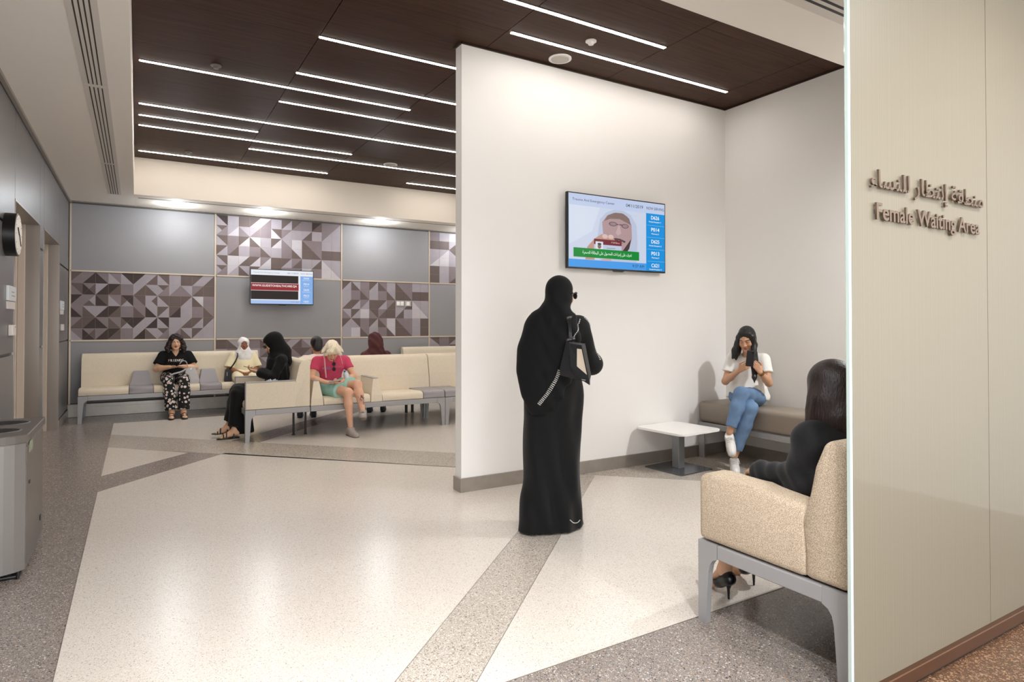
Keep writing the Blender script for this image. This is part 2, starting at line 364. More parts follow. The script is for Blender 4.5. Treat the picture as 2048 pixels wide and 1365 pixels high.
for n, (a, b) in ((1, D1), (2, D2)):
    dr = struct('door_%d' % n, bx((-1.19, a+.10, .01), (-1.12, b-.10, DH-.09)), mat('taupe_door', '857A70', .45))
    obj('reveal', bx((-.985, b-.012, 0), (XL+.004, b, DH)), STEEL, dr); obj('reveal', bx((-.985, a, 0), (XL+.004, a+.012, DH)), STEEL, dr)
    obj('lintel', bx((-1.06, a, DH-.012), (XL+.004, b, DH+.003)), STEEL, dr)
    for q in ((b-.035, b), (a, a+.035)): obj('door_frame', bx((-1.045, q[0], 0), (-.985, q[1], DH-.012), bev=.004, seg=1), mat('cream_door_frame', 'C6B8A9', .4), dr)
    for q in ((b-.10, b), (a, a+.10)): obj('door_frame', bx((-1.12, q[0], 0), (-1.045, q[1], DH-.012), bev=.004, seg=1), MATS['cream_door_frame'], dr)
    obj('door_frame', bx((-1.12, a+.012, DH-.09), (-1.045, b-.012, DH-.012)), MATS['cream_door_frame'], dr)
    obj('door_handle', tube([(-1.12, b-.2, 1.0), (-1.07, b-.2, 1.0), (-1.07, b-.32, 1.0)], .009), ALU, dr)
struct('baseboard_left', bx((XL-.004, -1, 0), (XL+.012, D1[0], .12)), BASEB)
struct('baseboard_left', bx((XL-.004, D1[1], 0), (XL+.012, D2[0], .12)), BASEB)
struct('baseboard_left', bx((XL-.004, D2[1], 0), (XL+.012, YB, .12)), BASEB)

# white partition and niche wall
wp = struct('wall_partition', bx((XP, YP, 0), (XN+.2, YP+.11, ZC-.012)), WHITE)
wn_ = struct('wall_right', bx((XN, 1.0, 0), (XN+.12, YP, ZC-.012)), WHITE)
struct('wall_front', bx((XN, -1, 0), (XN+.12, 1.0, ZS)), WHITE)
struct('baseboard_partition', bx((XP-.014, YP-.014, 0), (XN-.014, YP, .115), bev=.002, seg=1), BASEB)
struct('baseboard_partition', bx((XP-.014, YP, 0), (XP, YP+.124, .115), bev=.002, seg=1), BASEB)
struct('baseboard_right', bx((XN-.014, 1.0, 0), (XN, YP-.014, .115), bev=.002, seg=1), BASEB)
struct('wall_far', bx((7, 4.7, 0), (7.15, 11.3, 3.7)), WHITE)

# ------------------------------------------------------------------ linear lights
STR = emis('warm_led_diffuser', 'FFF7EF', STRIP_E)
LN = [('strip nearest the camera over the niche', 1.3, 3.78, 3.82), ('strip over the niche above the wall screen', 2.53, 5.035, 4.241),
      ('strip from mid ceiling meeting the partition top', 1.245, 5.0, 5.10), ('strip one row behind the long left strip, meeting the partition', 1.243, 5.0, 5.94),
      ('strip from the left soffit edge, frontmost at the left', 0, 2.52, 6.36), ('strip starting in mid ceiling, third of those meeting the partition', 1.25, 5.0, 6.80),
      ('longest strip, running from the left soffit edge to the partition', 0, 5.0, 7.61), ('shortest strip at the left soffit edge', 0, 1.235, 8.03),
      ('strip from the left soffit edge just behind the shortest one', 0, 2.5, 8.445), ('strip starting in mid ceiling over the mosaic wall screen', 1.25, 5.0, 8.86),
      ('rearmost strip at the left, beside the cream fascia', 0, 2.5, 9.71), ('rearmost strip at the right, short beside the partition edge', 3.79, 5.0, 9.71)]
for lab, x0, x1, y in LN:
    t = thing('linear_light', 'warm white recessed ceiling '+lab, 'ceiling light', ((x0+x1)/2, y, ZC), 'linear lights in the dark wood ceiling')
    obj('diffuser', bx((x0, y-.017, ZC-.006), (x1, y+.017, ZC+.01), bev=.004, seg=1), STR, t)
    obj('housing', bx((x0-.008, y-.023, ZC-.003), (x1+.008, y-.0172, ZC+.012)), WOODEDGE, t); obj('housing', bx((x0-.008, y+.0172, ZC-.003), (x1+.008, y+.023, ZC+.012)), WOODEDGE, t)
# downlights in the rear soffit (and added fill ones over the corridor behind the camera)
DLM = emis('downlight_lens', 'FFFFFF', 14)
def downlight(x, y, lab, g='round downlights in the soffit', watt=DOWN_W, col=(1, .97, .93), kind='SPOT'):
    t = thing('downlight', lab, 'ceiling light', (x, y, ZS), g)
    obj('trim_ring', cyl((x, y, ZS-.006), .115, .008), mat('white_ring', 'E8E6E2', .4), t, smooth=30)
    obj('lens', cyl((x, y, ZS-.0085), .095, .004), DLM, t, smooth=30)
    l = bpy.data.lights.new('downlight_lamp', kind); l.energy = watt; l.color = col; l.shadow_soft_size = .07
    if kind == 'SPOT': l.spot_size = math.radians(172); l.spot_blend = 1
    lo = bpy.data.objects.new('lamp', l); COL.objects.link(lo); lo.parent = t; lo.location = (0, 0, -.03 if kind == 'SPOT' else -.10)
for x, lab in ((.50, 'round white downlight over the grey panel left of the mosaic'), (1.762, 'round white downlight above the wall screen on the mosaic wall'), (3.661, 'round white downlight nearest the partition'),
               (5.5, 'round white downlight hidden behind the partition')):
    downlight(x, 10.64, lab, watt=10.5, col=(.88, .94, 1), kind='POINT')
for x, y in ((.6, 1.4), (2.2, -.2), (.4, -1.2), (3.2, .3), (5.1, 1.85), (1.2, .2)):  # unseen fill lamps added to brighten the front, except the bench-end one
    downlight(x, y, 'round white downlight in the front soffit, '+{.6: 'left of the camera', 2.2: 'behind the camera', .4: 'farthest behind the camera', 3.2: 'before the glass partition', 5.1: 'over the patterned bench end', 1.2: 'nearest the camera'}[x], 'corridor downlights', 220 if x > 5 else 115, (.96, .98, 1))
for u, x, y, r, lab, cat in ((0, 3.147, 4.445, .10, 'round white ceiling speaker beside the strip over the wall screen', 'speaker'), (0, 3.144, 8.695, .10, 'round ceiling speaker near the partition edge, far ceiling', 'speaker'),
                       (1, 3.168, 4.038, .045, 'small white smoke detector between the two strips over the niche', 'detector'), (1, .59, 6.148, .045, 'small round detector beside the frontmost left-hand strip', 'detector'),
                       (1, .578, 9.455, .045, 'small round detector beside the rearmost left strip', 'detector')):
    t = thing('smoke_detector' if u else 'ceiling_speaker', lab, cat, (x, y, ZC), 'ceiling detectors' if u else 'ceiling speakers')
    obj('ring', cyl((x, y, ZC-.008), r, .009), mat('white_ring', 'E8E6E2', .4) if x > 2 else mat('grey_ring', '77726D', .4), t, smooth=30)
    obj('grille' if not u else 'sensor', cyl((x, y, ZC-.013 if not u else ZC-.03), r*.78 if not u else r*.5, .006 if not u else .023), mat('speaker_grille', 'B7B2AB', .6) if not u else MATS['white_ring' if x > 2 else 'grey_ring'], t, smooth=30)
# linear slot diffusers
def slot(lab, x0, x1, y0, y1, along):
    t = thing('slot_diffuser', lab, 'air vent', ((x0+x1)/2, (y0+y1)/2, ZS), 'linear air diffusers')
    obj('frame', bx((x0, y0, ZS-.003), (x1, y1, ZS+.01)), mat('diffuser_white', 'CFC9C1', .5), t)
    if along == 'y':
        w_ = x1-x0
        for f in (.25, .42, .58, .75): obj('slot', bx((x0+w_*f-.0038, y0+.03, ZS-.0045), (x0+w_*f+.0038, y1-.03, ZS-.002)), mat('slot_dark', '2B2826', .7), t)
    else:
        w_ = y1-y0
        for f in (.35, .6): obj('slot', bx((x0+.03, y0+w_*f-.009, ZS-.0045), (x1-.03, y0+w_*f+.009, ZS-.002)), MATS['slot_dark'], t)
slot('nearest section of the long white slot diffuser in the left soffit', -.36, -.20, 2.2, 5.62, 'y')
slot('middle section of the long white slot diffuser in the left soffit', -.36, -.20, 5.63, 8.30, 'y')
slot('far end section of the white slot diffuser in the left soffit', -.36, -.20, 8.31, 10.25, 'y')
slot('white slot diffuser in the soffit above the glass partition', 1.8, 4.6, 2.0, 2.18, 'x')

# ================================================================== FIXTURES
# frosted glass partition with the raised sign
def glass_mat():
    m = bpy.data.materials.new('frosted_striped_glass'); m.use_nodes = True; nt = m.node_tree; N = nt.nodes; L = nt.links
    b = N['Principled BSDF']; out = N['Material Output']
    g = N.new('ShaderNodeNewGeometry'); sp = N.new('ShaderNodeSeparateXYZ'); L.new(g.outputs['Position'], sp.inputs[0])
    mp = N.new('ShaderNodeMath'); mp.operation = 'MULTIPLY'; mp.inputs[1].default_value = 260; L.new(sp.outputs[0], mp.inputs[0])
    nz = N.new('ShaderNodeTexNoise'); nz.noise_dimensions = '1D'; nz.inputs['Scale'].default_value = 1; nz.inputs['Detail'].default_value = 1; L.new(mp.outputs[0], nz.inputs['W'])
    mr = N.new('ShaderNodeMapRange'); L.new(nz.outputs[0], mr.inputs[0]); mr.inputs[1].default_value = .3; mr.inputs[2].default_value = .7; mr.inputs[3].default_value = 0; mr.inputs[4].default_value = 1
    mx = N.new('ShaderNodeMix'); mx.data_type = 'RGBA'; L.new(mr.outputs[0], mx.inputs[0]); mx.inputs[6].default_value = lin('8C8370'); mx.inputs[7].default_value = lin('978E7B')
    L.new(mx.outputs[2], b.inputs['Base Color']); b.inputs['Roughness'].default_value = .45; b.inputs['Coat Weight'].default_value = .7; b.inputs['Coat Roughness'].default_value = .05
    t = N.new('ShaderNodeBsdfTranslucent'); L.new(mx.outputs[2], t.inputs[0]); ms = N.new('ShaderNodeMixShader'); ms.inputs[0].default_value = .42
    L.new(b.outputs[0], ms.inputs[1]); L.new(t.outputs[0], ms.inputs[2]); L.new(ms.outputs[0], out.inputs[0]); return m
GLASS = glass_mat()
gp = thing('glass_partition', 'tall frosted striped glass partition carrying the raised waiting area sign', 'partition', (2.178, YG, 0))
for x0, x1 in ((2.184, 3.214), (3.218, 4.25), (4.254, 5.2)):
    obj('glass_pane', bx((x0, YG-.008, .05), (x1, YG+.008, ZS)), GLASS, gp)
obj('polished_edge', bx((2.170, YG-.008, .05), (2.184, YG+.008, ZS), bev=.002, seg=1), mat('pale_glass_edge', 'B9C9C2', .15, spec=.8, coat=1), gp, label='pale green polished glass edge')
obj('base_rail', bx((2.168, YG-.03, .012), (5.2, YG+.02, .066), bev=.003, seg=1), mat('bronze_rail', '6A4A36', .3, metal=.8), gp)
obj('base_gasket', bx((2.172, YG-.02, 0), (5.2, YG+.015, .012)), BLACK, gp)
SIGNM = mat('bronze_sign_metal', '6E5D4F', .35, metal=.6)
sg = thing('sign_lettering', 'raised bronze bilingual sign lettering fixed to the frosted glass', 'sign', (2.71, YG-.02, 1.75))
for s_, hgt, wdt, x0, z0, of in (('Female Waiting Area', .088, .80, 2.316, 1.762, .014), (arabic('منطقة إنتظار للنساء'), .092, .875, 2.283, 1.880, .006)):
    for c, b in text_bm(s_, hgt, wdt, off=of, ext=.045, split=True):
        b.transform(Matrix.Translation((x0, YG-.018, z0)) @ FACE_S); obj('letter', b, SIGNM, sg)

# display screens
def display(name, lab, x0, x1, z0, z1, y, wall, build):
    t = thing(name, lab, 'television', ((x0+x1)/2, y, z0))
    obj('housing', bx((x0, y, z0), (x1, y+.035, z1), bev=.004), BLACK, t)
    obj('rear_box', bx((x0+.03, y+.034, z0+.02), (x1-.03, y+.06, z0+.4), bev=.01), BLACK, t)
    obj('wall_bracket', bx(((x0+x1)/2-.2, y+.034, (z0+z1)/2-.15), ((x0+x1)/2+.2, wall, (z0+z1)/2+.15)), SILVER, t)
    obj('sensor_lip', prism([((x0+x1)/2-.07, z0), ((x0+x1)/2+.07, z0), ((x0+x1)/2+.05, z0-.012), ((x0+x1)/2-.05, z0-.012)], 'y', y+.002, y+.02), BLACK, t)
    b = .011; X0, X1, Z0, Z1 = x0+b, x1-b, z0+b*1.3, z1-b; W, Hh = X1-X0, Z1-Z0
    lay = [0]
    def poly(pts, col, nm='screen_graphic'):
        lay[0] += 1; yy = y-.0004*lay[0]
        bm = bmesh.new(); vs = [bm.verts.new((X0+p[0]*W, yy, Z1-p[1]*Hh)) for p in pts]; bm.faces.new(vs); obj(nm, bm, scr(col), t)
    def rect(a, b_, c, d, col, nm='screen_graphic'): poly([(a, b_), (c, b_), (c, d), (a, d)], col, nm)
    def ell(cx, cy, rx, ry, col, a0=0, a1=360):
        poly([(cx+rx*math.cos(math.radians(a0+(a1-a0)*k/28)), cy+ry*math.sin(math.radians(a0+(a1-a0)*k/28))) for k in range(29 if a1-a0 < 360 else 28)], col)
    def txt(s, cx, cy, h, col, wd=None, off=.0, center=True):
        lay[0] += 1; bm = text_bm(s, h*Hh/.7, wd*W if wd else None, off=off, center=center)
        bm.transform(Matrix.Translation((X0+cx*W, y-.0004*lay[0], Z1-cy*Hh)) @ FACE_S); obj('screen_text', bm, scr(col), t)
    build(rect, poly, ell, txt)
    return t
NUM = (('D626', 'Female Reception 1'), ('P014', 'Pharmacy 2'), ('D625', 'Female Reception 2'), ('P013', 'Pharmacy 3'), ('C621', 'Female Reception 3'))
def common(rect, txt, hdr, blue, bar, dark):
    rect(0, 0, 1, 1, hdr, 'screen'); rect(.79, .155, 1, 1, blue); rect(0, .895, .79, 1, bar)
    txt('Trauma And Emergency Center', .035, .095, .034, dark, .42, center=False); txt('04/11/2019', .665, .10, .045, dark, .185, off=.004); txt('NOW SERVING', .893, .10, .04, dark, .20)
    for i, (a, b) in enumerate(NUM):
        z = .155+i*.176
        if i: rect(.80, z-.002, .995, z+.001, 'A9DDF8')
        txt(a, .89, z+.085, .052, 'FFFFFF', .095, off=.015); txt(b, .89, z+.13 if i < 4 else .985, .019, 'FFFFFF', .14 if 'Fem' in b else .085, off=.015)
    txt('9:37 AM', .70, .965, .042, dark, .13, off=0)
def screen1(rect, poly, ell, txt):
    common(rect, txt, 'C9D6F3', '1E98E6', '4FA3F3', '2E3550')
    rect(0, .16, .785, .893, 'D3DCF0'); poly([(0, .16), (.30, .16), (.22, .5), (0, .7)], 'DDE6F6')
    poly([(.30, .893), (.27, .60), (.30, .32), (.36, .22), (.44, .165), (.54, .165), (.62, .22), (.68, .36), (.69, .6), (.68, .893)], 'C2CCE3')     # head cloth
    poly([(.33, .52), (.32, .36), (.37, .26), (.44, .21), (.52, .20), (.58, .24), (.625, .36), (.63, .55), (.60, .70), (.54, .80), (.46, .80), (.38, .68)], 'B89A9C')  # face
    poly([(.34, .34), (.38, .25), (.46, .205), (.54, .21), (.60, .27), (.62, .36), (.50, .29), (.40, .30)], '8B746F')
    poly([(.34, .55), (.305, .60), (.30, .73), (.36, .70)], '4A3C3C'); poly([(.62, .56), (.60, .70), (.545, .82), (.52, .76), (.57, .66)], '4B3A3A')
    ell(.43, .37, .042, .032, '6A5558'); ell(.555, .385, .038, .032, '6A5558'); rect(.472, .365, .52, .378, '574A50')
    ell(.43, .37, .033, .024, '9F878C'); ell(.555, .385, .03, .024, '9F878C'); poly([(.49, .36), (.515, .49), (.48, .53), (.455, .50)], 'CBAFB2')
    poly([(.41, .60), (.45, .565), (.50, .57), (.56, .60), (.55, .625), (.49, .595), (.43, .62)], '5D494D'); poly([(.44, .625), (.54, .625), (.50, .65)], 'A5757C')
    poly([(.15, .893), (.17, .72), (.24, .60), (.31, .53), (.36, .53), (.42, .56), (.45, .60), (.44, .64), (.26, .70), (.24, .893)], 'C79C8B')        # hand
    for cx_ in (.345, .405): ell(cx_, .555, .028, .03, 'E3C3BE')
    rect(.235, .60, .515, .87, 'C6CFE6'); poly([(.235, .60), (.515, .60), (.515, .675), (.235, .675)], '7A2A35'); rect(.25, .635, .325, .745, 'E6E9F2')
    ell(.288, .70, .018, .035, '8A6C62'); ell(.288, .668, .02, .014, '4B4145'); txt(arabic('بطاقة'), .45, .645, .022, 'E8D5D5', .09); rect(.36, .715, .45, .722, '707A90')
    rect(.035, .74, .70, .865, '0C8F35'); txt(arabic('تعرف على إجراءات الحصول على البطاقة الصحية'), .37, .815, .04, 'F5FFF5', .50, off=.01)
    poly([(.30, .893), (.32, .875), (.40, .868), (.41, .893)], 'DDA7A0')
def screen2(rect, poly, ell, txt):
    common(rect, txt, 'F4F8FF', '8DB9F4', 'B3CDFA', '8A93A6')
    rect(0, .155, .755, .87, '383331'); rect(0, .385, .76, .40, 'E9C9CC'); rect(0, .40, .76, .60, '98393C'); rect(0, .60, .76, .615, 'E9C9CC')
    txt('WWW.GUIDETOHEALTHCARE.QA', .375, .495, .06, 'FFF8F8', .71, off=.02)
display('wall_screen', 'large black framed wall screen on the white partition showing a man with a card', 3.287, 4.478, 1.872, 2.56, 4.53, YP-.001, screen1)
display('wall_screen', 'black framed wall screen with a web address on the mosaic wall', 1.582, 2.60, 1.687, 2.274, 11.0, YB-.007, screen2)

# clock, door signs, readers, sockets
ck = thing('wall_clock', 'round black rimmed wall clock on the grey left wall', 'clock', (XL, 6.10, 2.06))
obj('case', cyl((XL, 6.10, 2.06), .165, .075, 'x', 48), BLACK, ck, smooth=30)
obj('dial', cyl((XL+.0752, 6.10, 2.06), .152, .004, 'x', 48), mat('clock_dial', 'E6DFD6', .5), ck, smooth=30)

ring = bmesh.new()
for k in range(12):
    a = k*math.pi/6; bx((XL+.0795, 6.10+.13*math.sin(a)-.004, 2.06+.13*math.cos(a)-.004), (XL+.0805, 6.10+.13*math.sin(a)+.004, 2.06+.13*math.cos(a)+.004), ring)
obj('hour_marks', ring, BLACK, ck)
obj('hand', tube([(XL+.082, 6.10, 2.06), (XL+.082, 6.04, 2.11)], .004), BLACK, ck); obj('hand', tube([(XL+.084, 6.10, 2.06), (XL+.084, 6.17, 1.98)], .003), BLACK, ck)
for y0, y1, a, b in ((6.13, 6.47, 'beside the near doorway below the clock', 'near'), (10.03, 10.40, 'beside the far doorway by the corner', 'far')):
    t = thing('door_sign', 'white door sign plate '+a, 'sign', (XL, y0, 1.49))
    obj('upper_plate', bx((XL, y0, 1.555), (XL+.018, y1, 1.672), bev=.002, seg=1), mat('white_plate', 'D9DCDD', .3), t)
    obj('lower_plate', bx((XL, y0, 1.49), (XL+.012, y1, 1.55), bev=.002, seg=1), mat('white_plate2', 'CFC8C2', .4), t)
    obj('lettering', bx((XL+.0175, y0+.12, 1.59), (XL+.0185, y1-.06, 1.60)), SILVER, t); obj('lettering', bx((XL+.0175, y0+.12, 1.62), (XL+.0185, y1-.09, 1.63)), SILVER, t)
    t = thing('card_reader', 'small white card reader under the %s door sign' % b, 'reader', (XL, y0+.1, 1.28))
    obj('body', bx((XL, y0+.10, 1.28), (XL+.03, y0+.26, 1.365), bev=.006), mat('reader_white', 'DDD3CB', .4), t); obj('lamp', bx((XL+.029, y0+.2, 1.345), (XL+.031, y0+.23, 1.352)), BLACK, t)
for x0, x1, n, lab in ((4.156, 4.312, 2, 'double white wall socket on the mosaic panel'), (4.325, 4.455, 1, 'single white wall socket to the right of the double one')):
    t = thing('wall_socket', lab, 'socket', (x0, YB, 1.75))
    obj('face_plate', bx((x0, YB-.014, 1.695), (x1, YB-.003, 1.80), bev=.003), mat('socket_steel', 'A19A95', .35, metal=.6), t)
    for k in range(n):
        c = x0+(x1-x0)*(k+.5)/n; obj('socket_insert', bx((c-.032, YB-.018, 1.715), (c+.032, YB-.0135, 1.78), bev=.002, seg=1), mat('socket_white', 'F2EFEA', .3), t)
        for dx_ in (-.012, .012): obj('pin_hole', bx((c+dx_-.003, YB-.0185, 1.735), (c+dx_+.003, YB-.0178, 1.742)), BLACK, t)

# recycling bin
bn = thing('recycling_bin', 'grey metal recycling bin with a dark two-hole lid at the left wall', 'bin', (-.68, 4.6, 0))
xa, xb, ya, yb, zt = -1.0+.14, -.515, 4.28, 4.99, .775
fr = [(xb, ya)]+[(xb+(xa-xb)*k/8, ya-.07*math.sin(math.pi*k/8)**.8) for k in range(1, 8)]+[(xa, ya), (xa, yb), (xb, yb)]
obj('body', prism(fr, 'z', .045, zt-.045), mat('bin_silver', '7C7773', .4, metal=.3), bn)
obj('side_door', bx((xb-.002, ya+.02, .07), (xb+.004, yb-.02, zt-.07), bev=.002, seg=1), mat('bin_door', '6E6862', .35, metal=.4), bn)
obj('recycling_label', bx((xb+.004, ya+.10, .66), (xb+.0055, ya+.22, .72)), mat('green_label', '8B9279', .5), bn); obj('lock', bx((xb+.004, ya+.08, .49), (xb+.009, ya+.12, .505)), BLACK, bn); obj('lock', bx((xb+.004, yb-.16, .16), (xb+.009, yb-.12, .19)), BLACK, bn)
cxy = (sum(p[0] for p in fr)/len(fr), sum(p[1] for p in fr)/len(fr))
lidp = [(cxy[0]+(p[0]-cxy[0])*1.06, cxy[1]+(p[1]-cxy[1])*1.05) for p in fr]; lidp = [(max(p[0], XL+.004), p[1]) for p in lidp]
obj('lid', prism(lidp, 'z', zt-.045, zt, bev=.004, seg=1), mat('bin_lid', '5F5853', .4), bn)
def oval(cx, cy, rx, ry, z, n=28): return [(cx+rx*math.cos(2*math.pi*k/n), cy+ry*math.sin(2*math.pi*k/n)) for k in range(n)]
for cy_ in (4.47, 4.80):
    obj('opening', prism(oval(-.70, cy_, .135, .10, 0), 'z', zt-.001, zt+.0015), mat('hole_black', '050505', .9), bn); obj('opening_rim', loft([[Vector((x, y, zt)) for x, y in oval(-.70, cy_, .145, .108, 0)], [Vector((x, y, zt+.004)) for x, y in oval(-.70, cy_, .142, .105, 0)], [Vector((x, y, zt+.001)) for x, y in oval(-.70, cy_, .134, .099, 0)]], cap=False), mat('bin_lid', '5F5853'), bn)
obj('foot_frame', tube([(xa+.03, ya, .012), (xb-.03, ya, .012), (xb-.03, yb-.05, .012), (xa+.03, yb-.05, .012)], .01), BLACK, bn)
for px_, py_ in ((xb-.03, ya), (xb-.03, yb-.05), (xa+.04, ya)): obj('foot', tube([(px_, py_, .0), (px_, py_, .05)], .009), BLACK, bn)

# ================================================================== SEATING
def MZ(loc, deg): return Matrix.Translation(loc) @ Matrix.Rotation(math.radians(deg), 4, 'Z')
SEATP = [(.012, .378), (.010, .425), (.022, .452), (.05, .468), (.12, .473), (.40, .462), (.56, .455), (.56, .378)]
BACKP = [(.53, .378), (.53, .45), (.556, .67), (.598, .868), (.612, .905), (.64, .928), (.67, .935), (.705, .932), (.722, .915), (.725, .88), (.725, .378)]
def sofa(lab, M, L_, items, backs, fab=FAB2, legs=('L', 'R'), group=None, soft=None, name='waiting_bench', rear=True):
    p0 = M @ Vector((L_/2, .36, 0)); t = thing(name, lab, 'bench', (p0.x, p0.y, 0), group)
    for it in items:
        k, a, b = it[:3]
        if k == 'seat':
            obj('seat_cushion', prism(SEATP, 'x', a+.003, b-.003, bev=.006, seg=2), fab, t, M, smooth=40)
        elif k == 'console':
            obj('console_top', prism([(.012, .378), (.010, .44), (.02, .462), (.05, .472), (.56, .472), (.56, .378)], 'x', a+.003, b-.003, bev=.004, seg=1), SILVER2, t, M, smooth=40)
            if len(it) > 3:
                obj('console_back', loft([[Vector((a+.01, .30, .4725)), Vector((b-.01, .30, .4725)), Vector((b-.01, .555, .4725)), Vector((a+.01, .555, .4725))],
                                          [Vector((a+.05, .42, .655)), Vector((b-.05, .42, .655)), Vector((b-.05, .555, .655)), Vector((a+.05, .555, .655))],
                                          [Vector((a+.058, .432, .666)), Vector((b-.058, .432, .666)), Vector((b-.058, .55, .666)), Vector((a+.058, .55, .666))]]), SILVER2, t, M)
        elif k == 'wedge':
            m_ = (a+b)/2
            obj('arm_divider', loft([[Vector((a+.003, .01, .378)), Vector((b-.003, .01, .378)), Vector((b-.003, .55, .378)), Vector((a+.003, .55, .378))],
                                     [Vector((a+.008, .012, .46)), Vector((b-.008, .012, .46)), Vector((b-.008, .55, .46)), Vector((a+.008, .55, .46))],
                                     [Vector((m_-.032, .06, .668)), Vector((m_+.032, .06, .668)), Vector((m_+.032, .56, .668)), Vector((m_-.032, .56, .668))]]), fab, t, M)
            obj('arm_cap', bx((m_-.035, .056, .668), (m_+.035, .56, .678), bev=.002, seg=1), SILVER, t, M)
        elif k == 'arm':
            obj('armrest', bx((a, .004, .378), (b, .555, .688), bev=.006, seg=1), fab, t, M)
            obj('arm_cap', bx((a-.002, 0, .688), (b+.002, .557, .70), bev=.003, seg=1), SILVER, t, M)
            obj('arm_cap', bx((a-.002, -.002, .378), (b+.002, .008, .688), bev=.002, seg=1), SILVER, t, M)
        elif k == 'softarm':
            P_ = [(.0, .378), (.0, .672), (.07, .697), (.30, .684), (.549, .664), (.549, .378)]
            obj('armrest', prism(P_, 'x', a, b, bev=.03, seg=5), fab, t, M, smooth=True)
    for a, b in backs:
        bv = .032 if soft else .008
        obj('backrest', prism(BACKP if not soft else [(.53, .378), (.54, .60), (.578, .82), (.625, .932), (.725, .932), (.725, .378)], 'x', a+.003, b-.003, bev=bv, seg=3 if not soft else 5), fab, t, M, smooth=40 if not soft else True)
    # metal underframe
    obj('front_rail', bx((.11 if 'L' in legs else 0, 0, .31), (L_-.11 if 'R' in legs else L_, .045, .374), bev=.004, seg=1), SILVER, t, M)
    obj('back_rail', bx((.05, .68, .31), (L_-.05, .72, .374), bev=.004, seg=1), SILVER, t, M)
    obj('deck', bx((.03, .03, .345), (L_-.03, .70, .377)), BLACK, t, M)
    def legm(x0, sx, y0, sy):
        o1 = [(0, 0), (.045, 0), (.062, .24), (.07, .275), (.085, .297), (.11, .31), (.11, .374), (0, .374)]
        b = prism([(y0+sy*max(p[0], .0015), p[1]) for p in o1], 'x', x0, x0+sx*.03)
        return prism([(x0+sx*max(p[0], .0015), min(p[1], .3735)) for p in o1], 'y', y0, y0+sy*.03, b)
    for s in legs:
        x0, sx = (0, 1) if s == 'L' else (L_, -1)
        obj('leg', legm(x0, sx, 0, 1), SILVER, t, M)
        if rear: obj('leg', legm(x0, sx, .725, -1), SILVER, t, M)
        obj('side_rail', bx((min(x0, x0+sx*.04), .11, .31), (max(x0, x0+sx*.04), .615 if rear else .725, .374), bev=.004, seg=1), SILVER, t, M)
    return t
sofa('long cream bench with two grey consoles along the mosaic wall', MZ((-.69, 10.37, 0), 0), 2.40,
     [('seat', 0, .596), ('console', .596, .897, 1), ('seat', .897, 1.5), ('console', 1.5, 1.79, 1), ('seat', 1.79, 2.40)], [(0, 2.40)], group=None)
sofa('cream bench against the back wall, mostly behind the partition', MZ((4.218, 10.37, 0), 0), 2.4, [('seat', 0, .6), ('console', .6, .9, 1), ('seat', .9, 1.5), ('seat', 1.5, 2.4)], [(0, 2.4)])
sofa('cream single seat facing left with flat metal-capped armrests', MZ((1.07, 8.68, 0), -90), .935, [('arm', 0, .06), ('seat', .062, .873), ('arm', .875, .935)], [(0, .935)], name='waiting_chair', rear=False)
sofa('cream bench facing the camera where the blonde person sits', MZ((1.805, 7.745, 0), 0), 1.775,
     [('wedge', 0, .155), ('seat', .157, .745), ('wedge', .747, .90), ('seat', .90, 1.465), ('console', 1.465, 1.775)], [(0, 1.775)], legs=('R',))
sofa('cream bench with a grey console running behind the partition edge', MZ((3.585, 7.745, 0), 0), 1.8,
     [('console', 0, .31), ('seat', .31, 1.0), ('wedge', 1.0, 1.15), ('seat', 1.15, 1.8)], [(0, 1.8)])
sofa('cream bench back to back behind the blonde person, facing the mosaic wall', MZ((4.30, 9.205, 0), 180), 2.45, [('seat', 0, .7), ('console', .7, 1.0), ('seat', 1.0, 1.7), ('seat', 1.7, 2.45)], [(0, 2.45)], legs=('L',))
sf = sofa('cream patterned bench with a thick armrest beside the glass partition', MZ((4.75, 2.072, 0), 180), 2.50, [('seat', .0, .8), ('seat', .8, 1.6), ('seat', 1.6, 2.36), ('softarm', 2.36, 2.50)], [(0, 2.50)], fab=FAB, soft=True)
for nm, x, y in (('black support post under the corner of the left-facing seat', 1.66, 8.02), ('black support post right of the first one under the seat corner', 1.80, 8.0),
                 ('left one of two black posts under the rear bench', 3.56, 9.12), ('right one of two black posts under the rear bench', 3.66, 9.12)):
    t = thing('support_post', nm, 'post', (x, y, 0), 'black posts under the middle benches')
    obj('post', cyl((x, y, .008), .013 if x < 3 else .022, .298), BLACK, t, smooth=30); obj('foot_pad', cyl((x, y, 0), .02 if x < 3 else .028, .009), BLACK, t, smooth=30)

